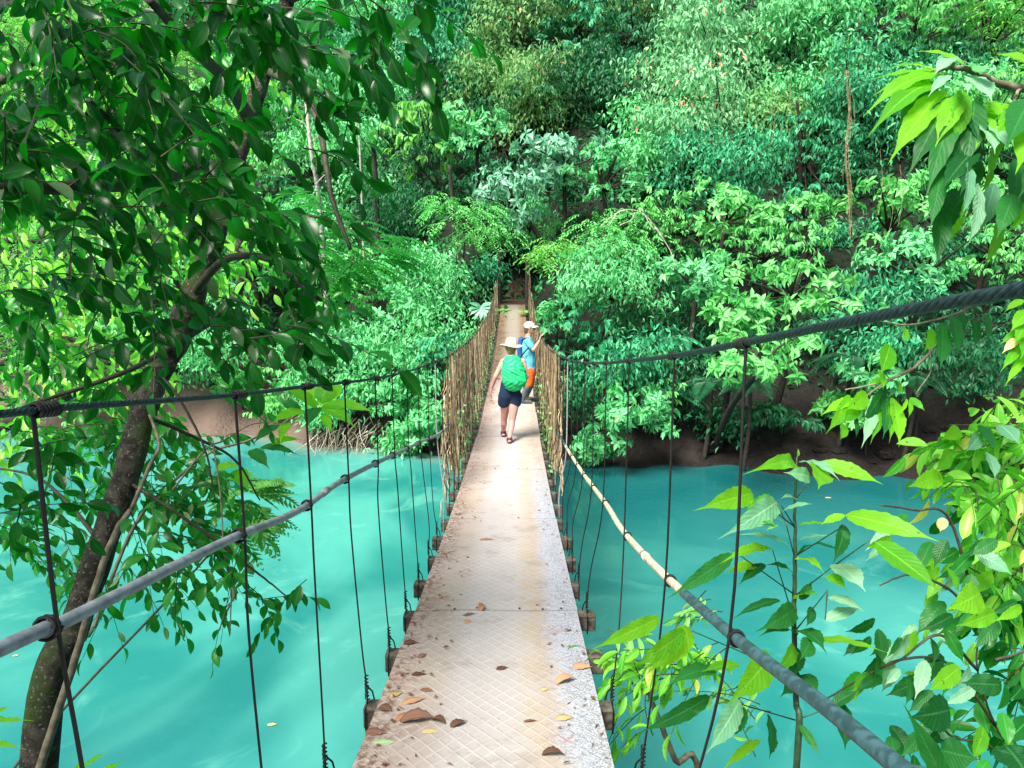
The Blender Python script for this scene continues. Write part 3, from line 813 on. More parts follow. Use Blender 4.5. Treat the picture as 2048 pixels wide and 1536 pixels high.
def hand(g, wrist, d, palm_n, side, curl=.5, s=1.0):
    """d: direction of the fingers, palm_n: direction the palm faces, side: towards the thumb"""
    w = np.asarray(wrist, float); d = unit(d); pn = unit(np.asarray(palm_n) - d * np.dot(palm_n, d)); sd = unit(np.asarray(side) - d * np.dot(side, d) - pn * np.dot(side, pn))
    k = w + d * .085 * s
    for o in (-.026, -.009, .009, .026): chain(g, [w + sd * o * .55, k + sd * o], [.016 * s, .0125 * s])
    for o, L in ((.028, .070), (.0095, .078), (-.0095, .072), (-.028, .055)):
        a = k + sd * o; d1 = unit(d + pn * curl * .5); d2 = unit(d + pn * curl * 1.5); d3 = unit(d * (1 - curl * .4) + pn * curl * 2.4)
        b = a + d1 * L * .45 * s; c = b + d2 * L * .32 * s; e = c + d3 * L * .25 * s
        chain(g, [a, b, c, e], [.0098 * s, .0092 * s, .0085 * s, .0075 * s])
    a = w + sd * .022 + d * .02; b = a + unit(sd + d * .8) * .04 * s; c = b + unit(sd * .35 + d + pn * .4) * .032 * s
    chain(g, [a, b, c], [.014 * s, .0115 * s, .009 * s])

# woman, walking away, seen from behind
WY = 11.42
def W_(px, py, dy=0.0): return PY(px, py, WY + dy)
zf = lambda y: deck_z(y) + .016
fL = np.array([PY(1007, 873, 11.72)[0], 11.72, zf(11.72)]); fR = np.array([PY(1019, 886, 11.18)[0], 11.18, zf(11.18)])
woman = thing('person', 'woman walking away in a wide straw hat, bare shoulders, navy shorts and sandals', 'person', ((fL[0] + fR[0]) / 2, WY, zf(WY)), 'people on the bridge')
g = Geo()
pel = W_(1020, 788, .02); wst = W_(1022, 765, .02); che = W_(1026, 735, .03); nb = W_(1025, 716, .04); hd = W_(1022, 696, .07)
chain(g, [W_(1013, 792, .03), W_(1029, 792, .03)], [.10, .10]); chain(g, [pel, wst], [.11, .10], scale=(1.35, .9, 1)); chain(g, [wst, che], [.105, .115], scale=(1.22, .85, 1))
chain(g, [che, W_(1026, 725, .03)], [.115, .085], scale=(1.35, .8, 1))
sL, sR = W_(1006, 724, .04), W_(1046, 723, .04)
chain(g, [sL, nb, sR], [.052, .058, .052]); chain(g, [nb, W_(1024, 706, .06)], [.052, .048]); chain(g, [hd + (0, 0, -.03), hd + (0, 0, .03)], [.082, .088], scale=(.92, 1.08, 1.1))
chain(g, [hd + (0, .07, -.06), hd + (0, .085, -.01)], [.045, .05])
chain(g, [hd + (0, .10, -.015), hd + (0, .122, -.03)], [.014, .013])             # nose
for sx in (-1, 1): chain(g, [hd + (sx * .078, .0, -.02), hd + (sx * .086, -.005, .012)], [.014, .016], scale=(.6, 1, 1.2))
eL, wL = W_(991, 753, .0), W_(983, 777, .06)
chain(g, [sL, eL], [.05, .037]); chain(g, [eL, wL], [.038, .024]); hand(g, wL, W_(980, 793, .09) - wL, (1, .3, 0), (0, 1, .1), .25)
eR, wR = W_(1054, 752, .02), W_(1050, 764, .26)
chain(g, [sR, eR], [.05, .037]); chain(g, [eR, wR], [.038, .024]); hand(g, wR, (0, 1, .2), (-1, 0, 0), (0, 0, 1), .5)
hL, hR = W_(1012, 795, .03), W_(1030, 795, .03); kL = W_(1008, 838, .17); kR = W_(1024, 842, -.02)
aL = fL + (0, 0, .085); aR = fR + (0, 0, .085)
def leg(h, k, a, f):
    chain(g, [h, h * .5 + k * .5, k], [.092, .075, .054]); c = k * .68 + a * .32 + np.array([0, -.018, 0]); chain(g, [k, c, a], [.052, .054, .033])
    chain(g, [f + (0, -.03, .03), f + (0, .05, .04), f + (0, .13, .025), f + (.005, .185, .02)], [.034, .034, .034, .022], scale=(1.0, 1, .7)); chain(g, [a, f + (0, 0, .045)], [.034, .036])
leg(hL, kL, aL, fL); leg(hR, kR, aR, fR)
remeshed(g, 'body', skin, woman, .0062, 5)
g = Geo()                                   # shorts
chain(g, [W_(1021, 768, .02), W_(1020, 786, .02)], [.112, .124], scale=(1.42, .98, 1)); chain(g, [W_(1011, 792, .03), W_(1008, 806, .05)], [.118, .100], scale=(1.02, 1, .8)); chain(g, [W_(1030, 792, .03), W_(1030, 806, .03)], [.118, .100], scale=(1.02, 1, .8))
remeshed(g, 'shorts', navy, woman, .011, 4)
g = Geo()                                   # racer-back top
chain(g, [W_(1022, 764, .02), W_(1026, 738, .03)], [.112, .124], scale=(1.24, .87, 1)); chain(g, [W_(1026, 738, .03), W_(1027, 728, .03)], [.122, .088], scale=(1.0, .92, 1))
for sx in (-1, 1): chain(g, [W_(1026 + sx * 12, 735, -.04), W_(1026 + sx * 12, 718, .0), W_(1026 + sx * 12, 716, .06), W_(1026 + sx * 12, 730, .12)], [.03, .024, .024, .03], scale=(1.2, 1, 1))
remeshed(g, 'top', top_m, woman, .011, 3)
g = Geo(); chain(g, [hd + (0, -.03, .02), hd + (0, -.040, -.03), hd + (0, -.045, -.05)], [.088, .066, .035]); remeshed(g, 'hair', hair_f, woman, .01, 2)
# hat (lathe, tilted)
def lathe(prof, c, rx=0.0, ry=0.0, n_=36, wob=0.0):
    v = []; q = []
    for i, (r, z) in enumerate(prof):
        for j in range(n_):
            a = 2 * math.pi * j / n_; v.append((r * math.cos(a), r * math.sin(a) * 1.06, z + wob * (r / .2) ** 2 * math.sin(2 * a + .6)))
    for i in range(len(prof) - 1):
        for j in range(n_): q.append((i * n_ + j, i * n_ + (j + 1) % n_, (i + 1) * n_ + (j + 1) % n_, (i + 1) * n_ + j))
    v = np.array(v) @ np.array(Matrix.Rotation(rx, 3, 'X') @ Matrix.Rotation(ry, 3, 'Y')).T + c
    return v, q
hc = hd + (0, .0, .045); g = Geo()
v, q = lathe([(.001, .125), (.03, .124), (.055, .115), (.072, .095), (.085, .055), (.094, .012), (.10, .004), (.13, .002), (.165, -.004), (.182, -.014), (.180, -.019), (.16, -.010), (.10, -.002), (.090, .004)], hc, -.12, .04, wob=.022); g.add(v, None, q)
hat = g.obj('straw_hat', straw, woman, True)
g = Geo(); v, q = lathe([(.0965, .008), (.0955, .012), (.0925, .032), (.0900, .033)], hc, -.12, .04); g.add(v, None, q); g.obj('hat_band', strawband, hat, True)
for f in (fL, fR):
    g = Geo(); chain(g, [f + (0, -.045, .008), f + (0, .05, .008), f + (0, .15, .008), f + (.0, .195, .01)], [.036, .036, .042, .034], scale=(1, 1, .34)); s1 = remeshed(g, 'sandal', sole, woman, .006, 2)
    g = Geo()
    for (yy, zz, rr) in ((.01, .075, .040), (.085, .035, .040), (.14, .02, .042)):
        an = np.linspace(-.3, math.pi + .3, 14) if yy > .05 else np.linspace(0, 2 * math.pi, 20)
        if yy > .05: p_ = np.stack([f[0] + rr * np.cos(an), np.full(14, f[1] + yy), f[2] + .012 + (zz + .014) * np.sin(an)], 1)
        else: p_ = np.stack([f[0] + rr * np.cos(an), f[1] + rr * np.sin(an), np.full(20, f[2] + zz)], 1)
        tube(g, p_, .009, 6)
    tube(g, [f + (-.037, -.02, .02), f + (-.038, -.02, .075)], .009, 6); tube(g, [f + (.037, -.02, .02), f + (.038, -.02, .075)], .009, 6)
    tube(g, [f + (-.03, -.035, .05), f + (0, -.045, .05), f + (.03, -.035, .05)], .010, 6)
    g.obj('strap', strapm, s1, True)
# green pack on her back
pc = W_(1028, 745, -.17)
pack = thing('backpack', 'bright green backpack under a rain cover on the back of the walking woman', 'backpack', pc)
g = Geo(); tl = np.array([.06, 0, -1])
chain(g, [W_(1024, 722, -.13), W_(1027, 740, -.16), W_(1030, 760, -.17), W_(1029, 770, -.15)], [.105, .138, .142, .115], scale=(1.42, .80, .88))
def crease(co):
    c = co - pc; a = np.arctan2(c[:, 0], c[:, 2]); rr = np.hypot(c[:, 0], c[:, 2])
    d = .0045 * np.sin(c[:, 0] * 60 + 9 * np.sin(c[:, 2] * 14)) + .003 * np.sin(c[:, 2] * 75 + c[:, 0] * 30) - .006 * (np.abs(c[:, 2] - .09) < .008) - .014 * np.exp(-((c[:, 0] + c[:, 2] * .6 + .02) / .018) ** 2) * (c[:, 2] < .02)
    return co + unit(c * (1, 1.5, 1)) * d[:, None]
remeshed(g, 'rain_cover', green, pack, .009, 5, crease)
g = Geo()
for sx in (-1, 1): chain(g, [W_(1026 + sx * 11, 724, -.07), W_(1026 + sx * 14, 716, .03), W_(1026 + sx * 15, 722, .12), W_(1026 + sx * 17, 745, .13)], [.02, .022, .022, .02], scale=(1.3, .7, .7))
remeshed(g, 'shoulder_strap', navy, pack, .009, 2)

# man, standing sideways, holding the right cable
MY = 15.3
def M_(px, py, dy=0.0): return PY(px, py, MY + dy)
man = thing('person', 'man in a pale cap, cyan shirt, orange shorts and rubber boots, holding the right cable', 'person', (M_(1056, 800)[0], MY, zf(MY)), 'people on the bridge')
g = Geo(); hp = M_(1058, 742); ws = M_(1058, 722); ch = M_(1056, 692); nk = M_(1056, 674); hh = M_(1059, 657)
chain(g, [hp + (0, -.07, 0), hp + (0, .07, 0)], [.12, .12]); chain(g, [hp, ws], [.125, .13], scale=(.95, 1.25, 1)); chain(g, [ws, ch], [.135, .13], scale=(.95, 1.25, 1))
shN, shF = M_(1056, 683, -.19), M_(1057, 682, .19)
chain(g, [shN, nk + (0, 0, -.04), shF], [.06, .065, .06]); chain(g, [nk, M_(1058, 666)], [.062, .058]); chain(g, [hh + (0, 0, -.02), hh + (0, 0, .035)], [.092, .098], scale=(1.08, .86, 1.1))
chain(g, [hh + (.05, 0, -.065), hh + (.075, 0, -.075)], [.05, .035]); chain(g, [hh + (.10, 0, .0), hh + (.122, 0, -.022)], [.014, .016])
for sy in (-1, 1): chain(g, [hh + (.0, sy * .080, -.02), hh + (-.005, sy * .087, .015)], [.015, .018], scale=(1, .6, 1.2))
chain(g, [hh + (.09, 0, -.055), hh + (.10, 0, -.055)], [.016, .014], scale=(1, 1.6, .5))
cz = at_y(RF, MY - .12); cz2 = at_y(RF, MY + .2)
elN = M_(1067, 699, -.26); wrN = np.array([cz[0] - .035, MY - .16, cz[2] - .07])
chain(g, [shN, elN], [.058, .043]); chain(g, [elN, wrN], [.046, .029]); hand(g, wrN, (.25, .05, 1), (1, 0, 0), (0, 1, .2), .8, 1.08)
elF = M_(1068, 698, .22); wrF = np.array([cz2[0] - .035, MY + .18, cz2[2] - .07])
chain(g, [shF, elF], [.058, .043]); chain(g, [elF, wrF], [.046, .029]); hand(g, wrF, (.25, .05, 1), (1, 0, 0), (0, -1, .2), .8, 1.08)
kN, kF = M_(1056, 770, -.13), M_(1060, 770, .10); ank = np.array([M_(1044, 797, -.2)[0], MY - .2, zf(MY) + .09]); anF = np.array([M_(1052, 797, .12)[0], MY + .12, zf(MY) + .09])
for (h_, k_, a_) in ((hp + (0, -.09, 0), kN, ank), (hp + (0, .09, 0), kF, anF)):
    chain(g, [h_, k_], [.10, .062]); chain(g, [k_, a_], [.058, .04]); chain(g, [a_, a_ + (.02, 0, -.05), a_ + (.14, 0, -.055)], [.042, .038, .03])
remeshed(g, 'body', skin2, man, .0068, 5)
g = Geo(); chain(g, [M_(1057, 734), ws, ch, M_(1056, 682)], [.150, .155, .148, .10], scale=(.98, 1.25, 1)); chain(g, [M_(1058, 735), M_(1058, 738)], [.155, .15], scale=(1.0, 1.2, .5))
chain(g, [shN, nk + (0, 0, -.05), shF], [.074, .078, .074])
for s_, e_ in ((shN, elN), (shF, elF)): chain(g, [s_, s_ * .42 + e_ * .58], [.076, .07])
remeshed(g, 'shirt', cyan, man, .011, 4)
g = Geo(); chain(g, [M_(1059, 738), M_(1059, 745)], [.142, .15], scale=(1.0, 1.18, 1))
for h_, k_ in ((hp + (0, -.09, 0), kN), (hp + (0, .09, 0), kF)): chain(g, [h_, h_ * .12 + k_ * .88], [.128, .102])
remeshed(g, 'shorts', orange, man, .011, 3)
for k_, a_ in ((kN, ank), (kF, anF)):
    g = Geo(); chain(g, [k_ * .86 + a_ * .14, k_ * .5 + a_ * .5, a_], [.080, .070, .055]); chain(g, [a_ + (0, 0, -.02), a_ + (.02, 0, -.05), a_ + (.12, 0, -.05), a_ + (.18, 0, -.058)], [.058, .05, .046, .036], scale=(1, 1, .9)); remeshed(g, 'boot', rubber, man, .008, 3)
g = Geo(); chain(g, [hh + (-.02, 0, .02), hh + (-.045, 0, -.04), hh + (-.045, 0, -.065)], [.098, .075, .055], scale=(1, .9, 1)); remeshed(g, 'hair', hair_m, man, .009, 2)
for sy in (-1, 1):
    g = Geo(); g.add(SV * .011 + hh + (.092, sy * .035, .005), ST, SQ); g.obj('eye', eye, man, True)
g = Geo(); chain(g, [hh + (-.005, 0, .055), hh + (-.005, 0, .062)], [.112, .108], scale=(1.05, .92, .82)); cp = remeshed(g, 'cap', capm, man, .008, 4)
g = Geo(); v = []; q = []
for i in range(7):
    for j in range(9):
        a = (j - 4) / 4 * 1.15; r = .09 + i * .017 * math.cos(a * .8)
        v.append(hh + (r * math.cos(a) * 1.02, r * math.sin(a) * .85, .055 - .012 * (j - 4) ** 2 / 16 * i / 3 - .002 * i))
for i in range(6):
    for j in range(8): q.append((i * 9 + j, i * 9 + j + 1, (i + 1) * 9 + j + 1, (i + 1) * 9 + j))
g.add(v, None, q); bm_ = g.obj('brim', capm, cp, True); bm_.modifiers.new('t', 'SOLIDIFY').thickness = .005
bp = thing('backpack', 'dark blue backpack with black straps on the back of the man in cyan', 'backpack', M_(1039, 694))
g = Geo(); chain(g, [M_(1042, 680), M_(1040, 695), M_(1041, 710)], [.075, .09, .09], scale=(.75, 1.35, 1)); remeshed(g, 'bag', bluep, bp, .011, 4)
g = Geo()
tube(g, catmull([M_(1043, 712, -.19), M_(1050, 703, -.25), M_(1058, 694, -.26), M_(1062, 684, -.24), M_(1054, 676, -.2), M_(1044, 680, -.15)], 6), .014, 6)
tube(g, catmull([M_(1043, 712, .19), M_(1052, 706, .25), M_(1062, 694, .26), M_(1062, 684, .24), M_(1054, 676, .2), M_(1044, 680, .15)], 6), .014, 6)
g.obj('shoulder_strap', M['wire'], bp, True)
# ---------------------------------------------------------------- far bank forest
def crown_geo(g, rng, c, rad, style, leaf, nspray, flat=1.0, hang=0.0, lobes=9):
    """leaves of one crown: irregular lobes carrying sprays; returns lobe centres for the limbs"""
    c = np.asarray(c, float); rad = np.asarray(rad, float)
    lc = rng.normal(0, 1, (lobes, 3)); lc = unit(lc) * (rng.random((lobes, 1)) ** .45) * .86; lc[:, 2] = lc[:, 2] * .95
    lr = rng.uniform(.20, .42, lobes)
    li = rng.choice(lobes, nspray, p=lr**2 / (lr**2).sum())
    d = rng.normal(0, 1, (nspray, 3)); d[:, 2] = np.abs(d[:, 2]) * np.where(rng.random(nspray) < .78, 1, -.7); d = unit(d)
    shell = rng.uniform(.72, 1.12, (nspray, 1))
    base = lc[li] + d * lr[li][:, None] * shell * (1, 1, .8 * flat)
    hd_ = unit(d * (1, 1, .25) + rng.normal(0, .25, (nspray, 3)))
    pos = c + base * rad
    if style == 'whorl':
        k = 8; ax = unit(hd_ * (1, 1, .3) + UP * .55 - UP * hang)
        a1 = unit(np.cross(ax, rng.normal(0, 1, (nspray, 3)))); a2 = np.cross(ax, a1)
        th = (np.arange(k) / k * 2 * np.pi)[None] + rng.random((nspray, 1)) * 6 + rng.normal(0, .25, (nspray, k))
        al = np.cos(th)[..., None] * a1[:, None] + np.sin(th)[..., None] * a2[:, None] + ax[:, None] * rng.uniform(-.15, .45, (nspray, k, 1)) - UP * .42 + rng.normal(0, .15, (nspray, k, 3))
        ps = np.repeat(pos[:, None], k, 1) + ax[:, None] * rng.uniform(-.25, .1, (nspray, k, 1)) * leaf
        nn = np.repeat(ax[:, None], k, 1) + rng.normal(0, .35, (nspray, k, 3)); wr = .22
    elif style == 'pinnate':
        k = 12; t = np.linspace(.1, 1, k)[None, :, None]; L = leaf * 3.2
        ax = unit(hd_ * (1, 1, .2)); sd_ = unit(np.cross(ax, UP))
        sg = np.where(np.arange(k) % 2, 1, -1)[None, :, None]
        ps = pos[:, None] + ax[:, None] * t * L - UP * (t**2) * L * (.35 + hang)
        al = sd_[:, None] * sg * .9 + ax[:, None] * .75 - UP * (.35 + hang * .8) + rng.normal(0, .18, (nspray, k, 3))
        nn = UP + rng.normal(0, .3, (nspray, k, 3)); wr = .17
    elif style == 'droop':
        k = 9; ax = unit(hd_ * (1, 1, .1))
        ps = pos[:, None] + ax[:, None] * rng.uniform(-.2, 1.2, (nspray, k, 1)) * leaf
        al = ax[:, None] * .45 - UP * (.8 + hang) + rng.normal(0, .42, (nspray, k, 3)); nn = ax[:, None] + UP * .5 + rng.normal(0, .4, (nspray, k, 3)); wr = .20
    else:   # fine
        k = 11; ax = unit(hd_)
        ps = pos[:, None] + rng.normal(0, 1.0, (nspray, k, 3)) * leaf * (1.3, 1.3, .8)
        al = ax[:, None] * .5 + rng.normal(0, .55, (nspray, k, 3)) - UP * (.75 + hang); nn = UP * .6 + ax[:, None] * .9 + rng.normal(0, .45, (nspray, k, 3)); wr = .20
    ps = ps.reshape(-1, 3); al = np.broadcast_to(al, (nspray, k, 3)).reshape(-1, 3); nn = np.broadcast_to(nn, (nspray, k, 3)).reshape(-1, 3)
    ln = leaf * rng.uniform(.7, 1.2, len(ps)) * (.85 if style != 'fine' else 1)
    # tone varies spray by spray so the crown has light and dark clumps
    rn = np.clip(np.repeat(rng.random(nspray), k) * .75 + rng.random(len(ps)) * .25, 0, 1)
    stamp(g, T6 if leaf > .26 else T2, ps, al, nn, ln, ln * wr, rn)
    return c + lc * rad, lr

def far_tree(name, label, cat, c, rad, style, leaf, mat, dens, seed, group, hang=0.0, trunk='bark_dark', tr=.13, flat=1.0, lobes=9, lean=None):
    rng = np.random.default_rng(seed); c = np.asarray(c, float); rad = np.asarray(rad, float)
    bx_, by_ = c[0] + (lean[0] if lean else rng.uniform(-.4, .4)), c[1] + (lean[1] if lean else rad[1] * .55)
    if abs(bx_) < 1.7 and by_ < 42: bx_ = math.copysign(1.75, bx_)
    by_ = max(by_, float(np.interp(bx_, XS, YS)) + 1.3); gz = float(terrain(bx_, by_)); base = np.array([bx_, by_, gz])
    t = thing(name, label, cat, base, group)
    g = Geo(); ns = int(dens * rad[0] * rad[2] * 3.0 / leaf ** 2 * .9); ns = max(80, min(ns, 1500))
    lcs, lrs = crown_geo(g, rng, c, rad, style, leaf, ns, flat, hang, lobes)
    g.obj('crown', LM[mat], t)
    g = Geo(); mid = c * .75 + base * .25 + rng.normal(0, .15, 3); fork = c + (0, rad[1] * .25, -rad[2] * .25)
    if fork[2] < gz + .3: fork[2] = gz + .3
    tk = catmull([base - (0, 0, .4), base * .55 + fork * .45 + rng.normal(0, .12, 3), fork], 5)
    tube(g, tk, np.linspace(tr, tr * .6, len(tk)), 7); g.obj('trunk', M[trunk], t, True)
    g = Geo()
    for p, r_ in zip(lcs, lrs):
        m = (p + fork) / 2 + rng.normal(0, .1, 3); tube(g, catmull([fork - (0, 0, .1), m, p + (p - fork) * .25], 4), [tr * .45, tr * .3, tr * .1], 5)
    g.obj('limbs', M[trunk], t, True)
    return t

KIND = {  # style, leaf, material, density, hang, description
 'mintfine': ('fine', .23, 'mint', 1.0, .1), 'mintbig': ('whorl', .34, 'mint', 1.0, .2), 'teal': ('fine', .25, 'teal', 1.0, .2), 'tealbig': ('droop', .32, 'teal', 1.0, .1),
 'deep': ('droop', .32, 'deep', 1.0, .2), 'deepfine': ('fine', .24, 'deep', 1.0, .2), 'limebig': ('droop', .50, 'lime', 1.0, .3), 'lime': ('pinnate', .25, 'lime', 1.0, .2), 'palebig': ('whorl', .42, 'pale', 1.0, .3),
 'bright': ('whorl', .36, 'bright', 1.0, .15), 'brightfine': ('droop', .29, 'bright', 1.0, .1), 'olive': ('fine', .24, 'olive', 1.0, .2), 'flower': ('fine', .24, 'flower', 1.1, .2), 'limefine': ('pinnate', .20, 'bright', 1.0, .3),
}
